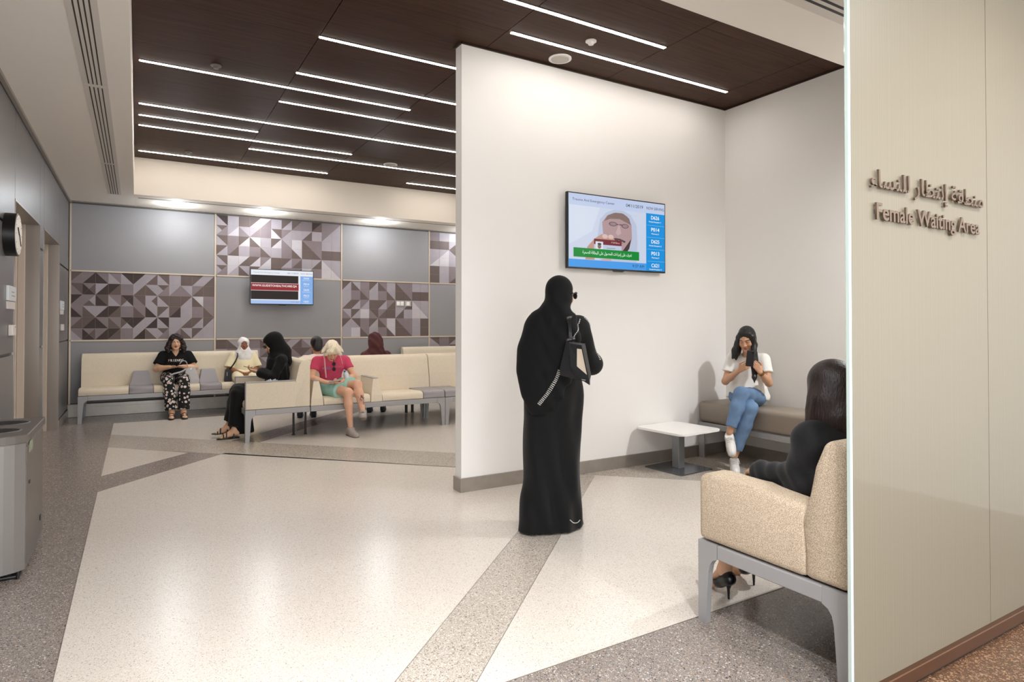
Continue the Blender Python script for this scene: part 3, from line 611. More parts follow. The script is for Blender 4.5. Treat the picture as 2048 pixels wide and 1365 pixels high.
# backless taupe bench in the niche
nb = thing('niche_bench', 'backless taupe vinyl bench against the niche wall', 'bench', (5.2, 3.6, 0))
t_ = bx((4.985, 2.15, .365), (5.425, 4.59, .575), bev=.045, seg=5); bmesh.ops.subdivide_edges(t_, edges=[e for e in t_.edges if abs(e.verts[0].co.y-e.verts[1].co.y) > 1], cuts=40, use_grid_fill=True)
for v in t_.verts:
    if v.co.z > .5: v.co.z -= .012*math.exp(-((v.co.y-4.1)/.25)**2)
obj('seat_cushion', t_, LEATHER, nb, smooth=True)
obj('front_rail', bx((4.985, 2.16, .305), (5.02, 4.58, .362), bev=.004, seg=1), SILVER, nb); obj('back_rail', bx((5.38, 2.16, .305), (5.42, 4.58, .362), bev=.004, seg=1), SILVER, nb)
for y in (4.54, 3.42, 2.2):
    obj('leg', bx((4.985, y-.035, 0), (5.0, y+.035, .32), bev=.003, seg=1), SILVER, nb); obj('leg', bx((5.39, y-.03, 0), (5.41, y+.03, .32), bev=.003, seg=1), SILVER, nb)
    obj('cross_rail', bx((5.0, y-.02, .305), (5.39, y+.02, .36)), SILVER, nb)

# square side table
tb = thing('side_table', 'low white square table on a grey metal pedestal', 'table', (4.41, 4.30, 0))
MT = Matrix.Translation((4.41, 4.30, 0)) @ Matrix.Rotation(math.radians(4), 4, 'Z')
def rrect(h, r, n=6):
    out = []
    for cx_, cy_, a0 in ((h-r, h-r, 0), (-h+r, h-r, 90), (-h+r, -h+r, 180), (h-r, -h+r, 270)):
        for k in range(n+1): a = math.radians(a0+90*k/n); out.append((cx_+r*math.cos(a), cy_+r*math.sin(a)))
    return out
obj('table_top', prism(rrect(.285, .06), 'z', .368, .388, bev=.003, seg=2), mat('white_laminate', 'F4F2EE', .35), tb, MT)
obj('column', bx((-.042, -.042, .01), (.042, .042, .368), bev=.006), mat('grey_column', '8E9093', .35, metal=.6), tb, MT)
obj('base_plate', prism(rrect(.225, .02), 'z', 0, .012, bev=.002, seg=1), mat('grey_base_plate', '73757A', .22, metal=.7), tb, MT)
obj('mount_plate', bx((-.1, -.1, .36), (.1, .1, .369)), MATS['grey_column'], tb, MT)

# ================================================================== PEOPLE: implicit surfaces -> one smooth mesh each
V = lambda *a: np.array(a, dtype=np.float32)
def _n(v): v = np.asarray(v, np.float32); return v/(np.linalg.norm(v)+1e-9)
class Sdf:
    def __init__(s, lo, hi, h):
        s.h = h; s.lo = np.array(lo, np.float32); s.n = np.ceil((np.array(hi)-s.lo)/h).astype(int)+1; s.F = np.full(s.n, 1.0, np.float32)
    def grid(s, lo, hi):
        a = np.clip(np.floor((lo-s.lo)/s.h).astype(int), 0, s.n-1); b = np.clip(np.ceil((hi-s.lo)/s.h).astype(int)+1, 1, s.n)
        if (b <= a).any(): return None
        ax = [s.lo[i]+s.h*np.arange(a[i], b[i], dtype=np.float32) for i in range(3)]
        return tuple(slice(a[i], b[i]) for i in range(3)), ax[0][:, None, None], ax[1][None, :, None], ax[2][None, None, :]
    def op(s, sl, d, k, op):
        F = s.F[sl]
        if op == 'u':
            if k > 0: hh = np.clip(.5+.5*(F-d)/k, 0, 1); s.F[sl] = F*(1-hh)+d*hh-k*hh*(1-hh)
            else: s.F[sl] = np.minimum(F, d)
        else:
            d = -d
            if k > 0: hh = np.clip(.5-.5*(F-d)/k, 0, 1); s.F[sl] = F*(1-hh)+d*hh+k*hh*(1-hh)
            else: s.F[sl] = np.maximum(F, d)
    def cap(s, a, b, ra, rb=None, k=.02, op='u', sq=None):
        """tapered capsule; sq=(axis, factor) flattens it across that axis"""
        a = np.asarray(a, np.float32); b = np.asarray(b, np.float32); rb = ra if rb is None else rb; m = max(ra, rb)*(1/sq[1] if sq and sq[1] < 1 else 1)+k+3*s.h
        g = s.grid(np.minimum(a, b)-m, np.maximum(a, b)+m)
        if g is None: return s
        sl, X, Y, Z = g; px, py, pz = X-a[0], Y-a[1], Z-a[2]; ba = b-a; L2 = float(ba@ba)+1e-9
        t = np.clip((px*ba[0]+py*ba[1]+pz*ba[2])/L2, 0, 1); qx, qy, qz = px-t*ba[0], py-t*ba[1], pz-t*ba[2]
        if sq:
            w_ = _n(sq[0]); c = qx*w_[0]+qy*w_[1]+qz*w_[2]; f = (1/sq[1])**2-1; d2 = qx*qx+qy*qy+qz*qz+f*c*c; d = (np.sqrt(np.maximum(d2, 1e-12))-(ra+(rb-ra)*t))*min(1, sq[1])
        else: d = np.sqrt(qx*qx+qy*qy+qz*qz)-(ra+(rb-ra)*t)
        s.op(sl, d, k, op); return s
    def chain(s, pts, rs, k=.02, op='u', sq=None):
        for i in range(len(pts)-1): s.cap(pts[i], pts[i+1], rs[i] if not np.isscalar(rs) else rs, rs[i+1] if not np.isscalar(rs) else rs, k, op, sq)
        return s
    def ell(s, c, r, R=None, k=.02, op='u'):
        c = np.asarray(c, np.float32); r = np.asarray(r, np.float32); m = r.max()+k+3*s.h; g = s.grid(c-m, c+m)
        if g is None: return s
        sl, X, Y, Z = g; p = [X-c[0], Y-c[1], Z-c[2]]
        if R is not None: p = [p[0]*R[0][i]+p[1]*R[1][i]+p[2]*R[2][i] for i in range(3)]
        k0 = np.sqrt((p[0]/r[0])**2+(p[1]/r[1])**2+(p[2]/r[2])**2); k1 = np.sqrt((p[0]/r[0]**2)**2+(p[1]/r[1]**2)**2+(p[2]/r[2]**2)**2)+1e-6
        s.op(sl, k0*(k0-1)/k1, k, op); return s
    def twin(s, c=None, r=None):
        t = Sdf(s.lo, s.lo+s.h, s.h); t.n = s.n; t.F = np.full(s.n, 1.0, np.float32); return t
    def join(s, t, k=.01): s.op(tuple(slice(None) for _ in range(3)), t.F, k, 'u'); return s
    def cut(s, p, n, k=.004):
        """remove everything on the side n points to"""
        n = _n(n); g = s.grid(s.lo, s.lo+s.h*s.n); sl, X, Y, Z = g; s.op(sl, -((X-p[0])*n[0]+(Y-p[1])*n[1]+(Z-p[2])*n[2]), k, 's'); return s
    def cut_local(s, c, r, p, n, k=.004):
        n = _n(n); c = np.asarray(c, np.float32); g = s.grid(c-r, c+r); sl, X, Y, Z = g; s.op(sl, -((X-p[0])*n[0]+(Y-p[1])*n[1]+(Z-p[2])*n[2]), k, 's'); return s
    def disp(s, fn):
        for i0 in range(0, s.n[0], 32):
            X = s.lo[0]+s.h*np.arange(i0, min(i0+32, s.n[0]), dtype=np.float32)[:, None, None]; Y = (s.lo[1]+s.h*np.arange(s.n[1], dtype=np.float32))[None, :, None]; Z = (s.lo[2]+s.h*np.arange(s.n[2], dtype=np.float32))[None, None, :]
            s.F[i0:i0+32] += fn(X, Y, Z).astype(np.float32)
        return s
    def mesh(s):
        F = s.F; F[0] = F[-1] = 1; F[:, 0] = F[:, -1] = 1; F[:, :, 0] = F[:, :, -1] = 1
        S = F < 0; nx, ny, nz = F.shape
        c = np.zeros((nx-1, ny-1, nz-1), np.uint8)
        for dx in (0, 1):
            for dy in (0, 1):
                for dz in (0, 1): c += S[dx:nx-1+dx, dy:ny-1+dy, dz:nz-1+dz]
        I = np.argwhere((c > 0) & (c < 8)); idx = np.full(c.shape, -1, np.int32); idx[I[:, 0], I[:, 1], I[:, 2]] = np.arange(len(I))
        val = {}
        for dx in (0, 1):
            for dy in (0, 1):
                for dz in (0, 1): val[(dx, dy, dz)] = F[I[:, 0]+dx, I[:, 1]+dy, I[:, 2]+dz]
        P_ = np.zeros((len(I), 3), np.float32); cnt = np.zeros(len(I), np.float32)
        for a in val:
            for ax in range(3):
                if a[ax] == 0:
                    b = list(a); b[ax] = 1; b = tuple(b); va, vb = val[a], val[b]; m = (va < 0) != (vb < 0)
                    t = np.where(m, va/(va-vb+(~m)), 0); q = np.array(a, np.float32)[None, :].repeat(len(I), 0); q[:, ax] = t; P_[m] += q[m]; cnt[m] += 1
        Pw = s.lo+s.h*(I+P_/cnt[:, None]); quads = []
        for ax in range(3):
            sa = [slice(None)]*3; sb = [slice(None)]*3; sa[ax] = slice(0, -1); sb[ax] = slice(1, None)
            D = S[tuple(sa)] != S[tuple(sb)]; E = np.argwhere(D)
            o1, o2 = (ax+1) % 3, (ax+2) % 3
            E = E[(E[:, o1] > 0) & (E[:, o2] > 0) & (E[:, o1] < F.shape[o1]-1) & (E[:, o2] < F.shape[o2]-1)]
            def cell(d1, d2):
                q = E.copy(); q[:, o1] -= d1; q[:, o2] -= d2; return idx[q[:, 0], q[:, 1], q[:, 2]]
            Q = np.stack([cell(1, 1), cell(0, 1), cell(0, 0), cell(1, 0)], 1); fl_ = ~S[E[:, 0], E[:, 1], E[:, 2]]; Q[fl_] = Q[fl_][:, ::-1]; quads.append(Q)
        return Pw, np.concatenate(quads)
def mesh_obj(name, sd, m, parent, RM=None, colfn=None, smooth_it=1, label=None):
    P_, Q = sd.mesh()
    me = bpy.data.meshes.new(name)
    col = colfn(P_) if colfn else None
    if smooth_it:
        for _ in range(smooth_it):
            acc = np.zeros_like(P_); cn = np.zeros(len(P_), np.float32)
            for i in range(4):
                np.add.at(acc, Q[:, i], P_[Q[:, (i+1) % 4]]); np.add.at(cn, Q[:, i], 1); np.add.at(acc, Q[:, i], P_[Q[:, (i+3) % 4]]); np.add.at(cn, Q[:, i], 1)
            P_ = P_*.5+.5*acc/np.maximum(cn, 1)[:, None]
    if RM is not None:
        A = np.array(RM.to_3x3(), np.float32); P_ = P_ @ A.T+np.array(RM.translation, np.float32)
    me.vertices.add(len(P_)); me.vertices.foreach_set('co', P_.astype(np.float32).ravel()); me.loops.add(Q.size); me.loops.foreach_set('vertex_index', Q.ravel().astype(np.int32))
    me.polygons.add(len(Q)); me.polygons.foreach_set('loop_start', np.arange(0, Q.size, 4, dtype=np.int32)); me.update(calc_edges=True); me.shade_smooth()
    if col is not None:
        a = me.color_attributes.new('Col', 'FLOAT_COLOR', 'POINT'); c4 = np.ones((len(P_), 4), np.float32); c4[:, :3] = col; a.data.foreach_set('color', c4.ravel())
    o = link_mesh(name, me, m, parent)
    if label: o['label'] = label
    return o
def rot(yaw=0, pitch=0, roll=0):
    """head rotation: yaw turns to the person's left (+), pitch nods down (+)"""
    return np.array(Matrix.Rotation(math.radians(yaw), 3, 'Z') @ Matrix.Rotation(math.radians(-pitch), 3, 'X') @ Matrix.Rotation(math.radians(roll), 3, 'Y'), np.float32)
def head_sdf(s, c, R, sc=1., k=.012):
    T = lambda x, y, z: np.asarray(c)+R @ (np.array((x, y, z), np.float32)*sc)
    e = lambda p, r, k=.012, op='u': s.ell(T(*p), np.array(r)*sc, R, k*sc, op)
    e((0, -.012, .035), (.073, .093, .082)); e((0, .022, -.025), (.061, .070, .082), .03)
    s.cap(T(-.042, .025, -.055), T(-.012, .068, -.098), .020*sc, .016*sc, .025*sc); s.cap(T(.042, .025, -.055), T(.012, .068, -.098), .020*sc, .016*sc, .025*sc)
    e((0, .075, -.100), (.018, .016, .013), .015)
    for q in (-1, 1):
        e((q*.030, .099, .003), (.019, .016, .011), .012, 's'); e((q*.030, .074, .001), (.0155, .0155, .0135), .004)
        e((q*.037, .062, -.032), (.022, .022, .02), .02); e((q*.076, -.008, -.008), (.009, .019, .031), .006)
        s.cap(T(q*.012, .092, .022), T(q*.045, .076, .020), .008*sc, .006*sc, .01*sc)
    s.cap(T(0, .088, .012), T(0, .108, -.030), .0075*sc, .0115*sc, .010*sc); e((-.011, .099, -.034), (.008, .010, .007), .006); e((.011, .099, -.034), (.008, .010, .007), .006)
    e((0, .090, -.060), (.022, .012, .0062), .004); e((0, .088, -.069), (.019, .012, .0068), .004)
    return T
SKINS = {'fair': 'D9A98C', 'tan': 'C08D6C', 'olive': 'C99B7C', 'brown': '9A694C', 'light': 'DDB08F'}
def skin_col(c, R, sc, skin, lips='A6504A', brow='2A1B15', iris='2A1A12', closed=False):
    base = np.array(lin(skin)[:3], np.float32); lp = np.array(lin(lips)[:3], np.float32); bw = np.array(lin(brow)[:3], np.float32)
    def f(P_):
        q = (P_-np.asarray(c)) @ R/sc; col = np.repeat(base[None], len(P_), 0)
        x, y, z = q[:, 0], q[:, 1], q[:, 2]; near = (np.abs(x) < .09) & (np.abs(z) < .14) & (np.abs(y) < .14)
        def mixc(mask, c_, w_=1.):
            w2 = (mask.astype(np.float32)*w_)[:, None]; col[:] = col*(1-w2)+c_[None]*w2
        mixc(near & (y > .05), base*np.array((1.0, .86, .82), np.float32), np.exp(-((np.abs(x)-.038)**2+(z+.03)**2)/.0004)*.6)
        mixc(near & (y > .078) & (np.abs(x) < .023) & (z < -.054+.003*np.cos(x*140)) & (z > -.076+22*x*x), lp, .85)
        mixc(near & (y > .08) & (np.abs(x) < .019) & (np.abs(z+.0648) < .0012), lp*.35, .8)
        mixc(near & (y > .05) & (np.abs(np.abs(x)-.032) < .018) & (np.abs(z-(.024-6*(np.abs(x)-.030)**2)) < .0042), bw, .85)
        for s_ in (-1, 1):
            dx = (x-s_*.030)/.0150; dz = (z-.001)/.0062; e_ = near & (y > .06) & (dx*dx+dz*dz < 1)
            if closed: mixc(near & (y > .06) & (np.abs(dx) < 1) & (np.abs(z+.003-.004*dx*dx) < .0024), bw, .8)
            else:
                mixc(e_, np.array((.62, .58, .55), np.float32)); mixc(e_ & ((x-s_*.030)**2+(z-.001)**2 < .0062**2), np.array(lin(iris)[:3], np.float32))
                mixc(near & (y > .06) & (dx*dx+dz*dz < 1.5) & (dx*dx+dz*dz >= 1) & (z > .001), bw, .9)
        for s_ in (-1, 1): mixc(near & ((x-s_*.0065)**2+(z+.040)**2 < .0032**2) & (y > .09), base*.35)
        return col
    return f
def hand_sdf(s, w, d, n, side, curl=.6, sc=1., thumb=.5, spread=.012):
    """w wrist, d towards fingers, n the way the palm faces, side +1: thumb towards d x n"""
    d = _n(d); n = _n(np.asarray(n)-d*float(np.dot(n, d))); t = np.cross(d, n)*side; w = np.asarray(w, np.float32)
    for i, o in enumerate((.027, .009, -.009, -.026)):
        kn = w+d*(.085-.004*abs(i-1))*sc+t*o*sc; s.cap(w+t*o*.55*sc+d*.01*sc, kn, .0125*sc, .0105*sc, .012)
        L_ = (.072, .080, .074, .058)[i]*sc; a = 0; p = kn; dirv = d
        for j, f in enumerate((.45, .32, .25)):
            a += curl*(.75, .9, .6)[j]; dv = d*math.cos(a)+n*math.sin(a)+t*(o*2.2*spread/.012*.3); dv = _n(dv); q = p+dv*L_*f
            s.cap(p, q, (.0085, .0078, .0072)[j]*sc, (.0078, .0072, .0062)[j]*sc, .003); p = q
    b = w+d*.025*sc+t*.022*sc; m_ = b+(d*.6+t*.75+n*.25)*.045*sc; e_ = m_+_n(d*.85+t*(.5-thumb)+n*thumb)*.032*sc; s.cap(b, m_, .0135*sc, .011*sc, .01); s.cap(m_, e_, .0098*sc, .0085*sc, .004); s.cap(e_, e_+_n(d*.9+n*thumb-t*thumb*.5)*.022*sc, .0085*sc, .007*sc, .004)
def foot_sdf(s, ank, toe, up=(0, 0, 1), sc=1.):
    ank = np.asarray(ank, np.float32); toe = np.asarray(toe, np.float32); d = _n(toe-ank); heel = ank-d*.03*sc-_n(up)*.035*sc
    s.cap(ank, heel, .034*sc, .030*sc, .02); s.cap(ank, ank+(toe-ank)*.65, .036*sc, .026*sc, .025); s.cap(heel, toe-d*.02, .026*sc, .022*sc, .025)
    t = np.cross(d, _n(up))
    for i, o in enumerate((-.028, -.013, 0, .013, .026)):
        b = toe-d*.035+t*o; s.cap(b, b+d*(.045-.006*abs(i-1)), .0105*sc, .0085*sc, .004)
def folds(amp, f=40, axis=2, seed=0, warp=.6):
    def fn(X, Y, Z):
        a = (X, Y, Z)[axis]; b, c = [(X, Y, Z)[i] for i in range(3) if i != axis]
        return amp*(np.sin(b*f+seed+warp*np.sin(a*f*.35+c*f*.2)+1.3*np.sin(c*f*.5+seed*2))*.6+np.sin((b-c)*f*1.7+a*f*.5+seed*3)*.4)
    return fn
def hairfn(amp, f=260, seed=0):
    return lambda X, Y, Z: amp*(np.sin(X*f+6*np.sin(Z*9+seed)+Y*90)+.6*np.sin(Y*f*1.1+5*np.sin(Z*7)+X*70+seed))
def strands(m, sc=(170, 170, 6), st=.45):
    N = m.node_tree.nodes; L = m.node_tree.links; tc = N.new('ShaderNodeTexCoord'); mp = N.new('ShaderNodeMapping'); mp.inputs['Scale'].default_value = sc; L.new(tc.outputs['Object'], mp.inputs[0])
    nz = N.new('ShaderNodeTexNoise'); nz.inputs['Scale'].default_value = 1; nz.inputs['Detail'].default_value = 3; L.new(mp.outputs[0], nz.inputs[0]); bp = N.new('ShaderNodeBump'); bp.inputs['Strength'].default_value = st; bp.inputs['Distance'].default_value = .006
    L.new(nz.outputs[0], bp.inputs['Height']); L.new(bp.outputs[0], N['Principled BSDF'].inputs['Normal']); return m
SKINM = mat('skin', 'C08D6C', .5, vcol=True, spec=.35); SKINM.node_tree.nodes['Principled BSDF'].inputs['Subsurface Weight'].default_value = .06
HAIRM = strands(mat('black_hair', '14100F', .42, noise=.35, nscale=40, stretch=(3, 3, .3)))
HAIRB = strands(mat('dark_brown_hair', '22120D', .46, noise=.7, nscale=40, stretch=(3, 3, .2)))
BLACKCLOTH = mat('black_cloth', '0B0B0C', .78, spec=.25, bump=.15, bscale=300, sheen=.08)
def root(label, x, y, z=0): return thing('person', label, 'person', (x, y, z))
def body(s, J, sc=1., arm=1., tor=1.):
    """adds torso, limbs to sdf from a joint dictionary (person-local coordinates)"""
    g = lambda n: np.asarray(J[n], np.float32)
    p, ch, nk = g('pelvis'), g('chest'), g('neck'); side = (1, 0, 0)
    fw = _n(J.get('fwd', (0, 1, 0)))
    s.cap(p-np.array((.075, 0, 0))*sc, p+np.array((.075, 0, 0))*sc, .092*sc*tor, .092*sc*tor, .05); mid = p*.5+ch*.5
    s.cap(p, mid, .105*sc*tor, .098*sc*tor, .05, sq=(fw, .85)); s.cap(mid, ch, .098*sc*tor, .115*sc*tor, .05, sq=(fw, .78))
    sl, sr = g('shL'), g('shR'); s.cap(ch+(sl-ch)*.45, ch+(sr-ch)*.45, .085*sc*tor, .085*sc*tor, .05, sq=(fw, .85)); s.cap(sl, sr, .046*sc, .046*sc, .04)
    s.cap((sl+sr)/2, g('head')-np.array((0, 0, .05))*sc, .052*sc, .046*sc, .03)
    for q in 'LR':
        sh, el, wr = g('sh'+q), g('el'+q), g('wr'+q); s.cap(sh, el, .044*sc*arm, .036*sc*arm, .03); s.cap(el, el+(wr-el)*.35, .037*sc*arm, .036*sc*arm, .02); s.cap(el+(wr-el)*.35, wr, .036*sc*arm, .023*sc*arm, .02)
        hp, kn, an = g('hp'+q), g('kn'+q), g('an'+q); s.cap(hp, kn, .080*sc*tor, .054*sc, .05); s.cap(kn, kn+(an-kn)*.35, .053*sc, .052*sc, .03); s.cap(kn+(an-kn)*.35, an, .052*sc, .032*sc, .03)
def snap(pts, o, off=.003):
    from mathutils.bvhtree import BVHTree
    me = o.data; w_ = WL[o.name]; bv = BVHTree.FromPolygons([v.co+w_ for v in me.vertices], [p.vertices[:] for p in me.polygons]); out = []
    for p in pts:
        q = bv.find_nearest(p)
        out.append((q[0]+q[1]*off, q[1]) if q[0] is not None else (p, Vector((0, 0, 1))))
    return out
def glasses(par, M_, wx=.032, rx=.026, rz=.021, yy=.100, cx=0.):
    bm = bmesh.new()
    for q in (-1, 1):
        bm = loft([[Vector((q*wx+rx*math.cos(a), yy-.9*abs(q*wx+rx*math.cos(a))**2*6+dy, .004+rz*math.sin(a)*(1 if math.sin(a) > 0 else 1.1))) for a in [2*math.pi*k/18 for k in range(18)]] for dy in (0, .006)], bm)
        bm = tube([(q*(wx+rx*.7), yy-.025, .010), (q*.074, .06, .010), (q*.080, .0, .006)], .0035, bm=bm)
    bm = tube([(-.012, yy, .008), (.012, yy, .008)], .003, bm=bm)
    return obj('sunglasses', bm, mat('dark_lens', '0A0A0B', .1), par, M_)
def bbox(J, m=.2):
    A = np.array([v for k, v in J.items() if k != 'fwd'], np.float32); return A.min(0)-m, A.max(0)+m
def sleeve(s, J, q, t=1., add=.012, sc=1., arm=1., k=.03, flare=0):
    sh, el, wr = (np.asarray(J[n+q], np.float32) for n in ('sh', 'el', 'wr'))
    if t <= 1:
        tw = s.twin(); d = _n(el-sh); p = sh+(el-sh)*t; tw.cap(sh, p+d*.05, (.046+add)*sc*arm, (.040+add+flare)*sc*arm, .0); tw.cut(p, d); s.join(tw, k)
    else: s.cap(sh, el, (.046+add)*sc*arm, (.038+add)*sc*arm, k); s.cap(el, el+(wr-el)*(t-1), (.038+add)*sc*arm, (.028+add+flare)*sc*arm, k)
def torso_cloth(s, J, add=.012, sc=1., tor=1., k=.05, low=None):
    g = lambda n: np.asarray(J[n], np.float32); fw = _n(J.get('fwd', (0, 1, 0)))
    p, ch = g('pelvis'), g('chest'); mid = (p+ch)/2; sl, sr = g('shL'), g('shR')
    s.cap(p, mid, (.112+add)*sc*tor, (.104+add)*sc*tor, k, sq=(fw, .85)); s.cap(mid, ch, (.104+add)*sc*tor, (.118+add)*sc*tor, k, sq=(fw, .80))
    s.cap(ch+(sl-ch)*.45, ch+(sr-ch)*.45, (.088+add)*sc*tor, (.088+add)*sc*tor, k, sq=(fw, .9)); s.cap(sl, sr, (.047+add)*sc, (.047+add)*sc, .04)
def legs_cloth(s, J, add=.010, sc=1., tor=1., t=2., flare=0, k=.03, gap=.006):
    g = lambda n: np.asarray(J[n], np.float32); p = g('pelvis')
    s.cap(p-np.array((.075, 0, 0))*sc, p+np.array((.075, 0, 0))*sc, (.094+add)*sc*tor, (.094+add)*sc*tor, .05)
    hip = s.twin(); hip.F[:] = s.F
    for q in 'LR':
        hp, kn, an = g('hp'+q), g('kn'+q), g('an'+q); w = s.twin()
        if t <= 1:
            d = _n(kn-hp); e = hp+(kn-hp)*t; w.cap(hp, e+d*.05, (.082+add)*sc*tor, (.062+add+flare)*sc, 0); w.cut(e, d)
        else:
            w.cap(hp, kn, (.082+add)*sc*tor, (.056+add)*sc, k); u_ = t-1; m_ = kn+(an-kn)*.35; d = _n(an-kn); e = kn+(an-kn)*u_
            w.cap(kn, m_, (.055+add)*sc, (.053+add+flare*.4)*sc, k); w.cap(m_, e+d*.04, (.053+add+flare*.4)*sc, (.036+add+flare)*sc, k)
            c2 = s.twin(); c2.F[:] = w.F; w.cut_local(e+d*.09, .13, e, d)
        w.op(tuple(slice(None) for _ in range(3)), hip.F, .03, 'u'); s.join(w, gap)
def shoe(name, parent, RM, ank, toe, m, sole=None, h=.004, sc=1., up=(0, 0, 1), kind='sneaker'):
    ank = np.asarray(ank, np.float32); toe = np.asarray(toe, np.float32); up = _n(up); d = _n(toe-ank-up*float(np.dot(toe-ank, up))); L_ = float(np.dot(toe-ank, d))
    base = ank-up*float(np.dot(ank-toe, up))-up*.005
    s = Sdf(np.minimum(ank, toe)-.13, np.maximum(ank, toe)+.13, h)
    heel = base-d*.045*sc; t = np.cross(d, up)
    s.cap(heel+up*.012, base+d*(L_-.005)+up*.002, .037*sc, .034*sc, .02); s.cap(base+d*L_*.5, base+d*(L_+.012), .040*sc, .036*sc, .02)
    s.cap(heel+up*.035, ank+up*.015+d*-.005, .038*sc, .040*sc, .02); s.cap(ank+d*.02, base+d*L_*.75, .040*sc, .032*sc, .03)
    c = (ank+toe)/2; s.cut_local(c, .35, base-up*.03, -up); s.cut_local(c, .35, ank+up*.03, up)
    o = mesh_obj('shoe', s, m, parent, RM)
    s2 = Sdf(np.minimum(ank, toe)-.13, np.maximum(ank, toe)+.13, h)
    s2.cap(heel, base+d*(L_+.010), .042*sc, .041*sc, .0); s2.cap(base+d*L_*.5, base+d*(L_+.010), .045*sc, .041*sc, .01); s2.cut_local(c, .35, base-up*.034, -up); s2.cut_local(c, .35, base-up*.012, up)
    mesh_obj('sole', s2, sole or m, o, RM, smooth_it=0)
    return base, d, up, t, o
def phone(par, RM, c, d, n, m=None, label='black smartphone held in both hands', w_=.072, L_=.148):
    d = Vector(d).normalized(); n = Vector(n); n = (n-d*n.dot(d)).normalized(); x = d.cross(n)
    A = Matrix((x, d, n)).transposed().to_4x4(); A.translation = Vector(c)
    c2 = RM @ Vector(c) if RM is not None else Vector(c)
    t = thing('smartphone', label, 'phone', tuple(c2)); A2 = (RM if RM is not None else Matrix.Identity(4)) @ A
    obj('case', bx((-w_/2, -L_/2, -.0045), (w_/2, L_/2, .0035), bev=.003), m or BLACK, t, A2)
    obj('screen', bx((-w_/2+.004, -L_/2+.006, .0034), (w_/2-.004, L_/2-.006, .0045)), mat('phone_glass', '15171B', .08), t, A2)
    obj('camera_lens', cyl((-w_/2+.016, L_/2-.02, -.0062), .006, .002, n=12), mat('phone_glass', '15171B'), t, A2)
    return t

def RMat(x, y, deg): return MZ((x, y, 0), deg)
def joints(**k): return {a: np.array(b, np.float32) for a, b in k.items()}
def build_body(par, RM, J, h, skin, sc=1., hsc=.95, hR=None, arm=1., tor=1., hands=(), feet=(), headkw={}, bare_feet=True):
    lo, hi = bbox(J); s = Sdf(lo, hi, h); body(s, J, sc, arm, tor); R_ = hR if hR is not None else np.eye(3, dtype=np.float32)
    T = head_sdf(s, J['head'], R_, hsc)
    for w_, d, n, side, kw in hands: hand_sdf(s, w_, d, n, side, **kw)
    if bare_feet == 'heel':
        for q in 'LR': a_, t_ = J['an'+q], J['to'+q]; d_ = _n((t_-a_)*V(1, 1, 0)); s.cap(a_, a_-d_*.03-V(0, 0, .04), .030, .024, .02); s.cap(a_, t_-d_*.05+V(0, 0, .006), .030, .016, .02)
        bare_feet = False
    for q in 'LR':
        if 'to'+q in J and bare_feet: foot_sdf(s, J['an'+q], J['to'+q], feet[q] if q in dict(feet or {}) else (0, 0, 1))
    mesh_obj('body', s, SKINM, par, RM, skin_col(J['head'], R_, hsc, SKINS[skin], **headkw)); return T

# ---- standing person in the long black robe
G = root('person standing in a long black robe and headscarf, seen from behind, facing the wall screen', 2.38, 3.47)
RM = RMat(2.38, 3.47, -40)
J = joints(pelvis=(0, 0, .90), chest=(.03, .0, 1.26), neck=(.05, .0, 1.42), shL=(-.095, -.01, 1.35), shR=(.18, .04, 1.365), elL=(-.11, .05, 1.11), elR=(.265, .14, 1.10), wrL=(-.06, .25, 1.04), wrR=(.15, .34, 1.08),
           hpL=(-.08, 0, .88), hpR=(.09, 0, .88), knL=(-.08, .01, .48), knR=(.10, .08, .48), anL=(-.08, -.04, .09), anR=(.12, .12, .09), toL=(-.10, .10, .03), toR=(.15, .27, .03), head=(.062, .035, 1.572))
HR = rot(-42, 4)
build_body(G, RM, J, .006, 'olive', hR=HR, hands=[(J['wrR'], (-.9, .3, .1), (0, -.5, -.8), -1, dict(curl=.8)), (J['wrL'], (.9, .3, .1), (0, -.5, -.8), 1, dict(curl=.8))])
s = Sdf((-.42, -.36, -.005), (.48, .55, 1.48), .007)
torso_cloth(s, J, .014, .95); s.cap((.02, 0, 1.2), (.02, 0, .9), .145, .165, .08, sq=((0, 1, 0), .8)); s.cap((.02, .0, .95), (.0, .03, .05), .165, .185, .06, sq=((.2, 1, 0), .72)); s.cap((-.05, -.02, .9), (-.075, -.04, .03), .115, .115, .06); s.cap((.08, .03, .9), (.075, .07, .03), .11, .105, .06)
s.cap((-.08, -.06, .30), (-.155, -.09, .0), .06, .055, .06); s.cap((.1, .1, .22), (.17, .12, .0), .05, .042, .05)
for q in 'LR':
    sleeve(s, J, q, 2., .022, 1., 1., .04, flare=.02)
s.cap(J['elR'], J['wrR'], .062, .075, .04); s.cap(J['elL'], J['wrL'], .055, .065, .04)
s.disp(lambda X, Y, Z: (.007*np.clip((1.1-Z)*1.4, 0, 1)*np.sin(X*46+8*np.sin(Z*1.6)+Y*18)+.004*np.sin(X*21-Z*7+Y*34)).astype(np.float32)); s.cut((0, 0, .012+.0), (0, 0, -1))
robe_ = mesh_obj('robe', s, BLACKCLOTH, G, RM)
s = Sdf((-.40, -.36, .78), (.40, .30, 1.74), .006); H0 = np.array(J['head']); HT = lambda x, y, z: H0+HR @ np.array((x, y, z), np.float32)*.95
s.ell(HT(0, -.014, .035), (.078, .104, .096), HR, .02); s.ell(HT(0, -.03, -.045), (.074, .080, .11), HR, .04); s.cap(HT(0, -.01, -.06), (.04, 0, 1.40), .066, .085, .06)
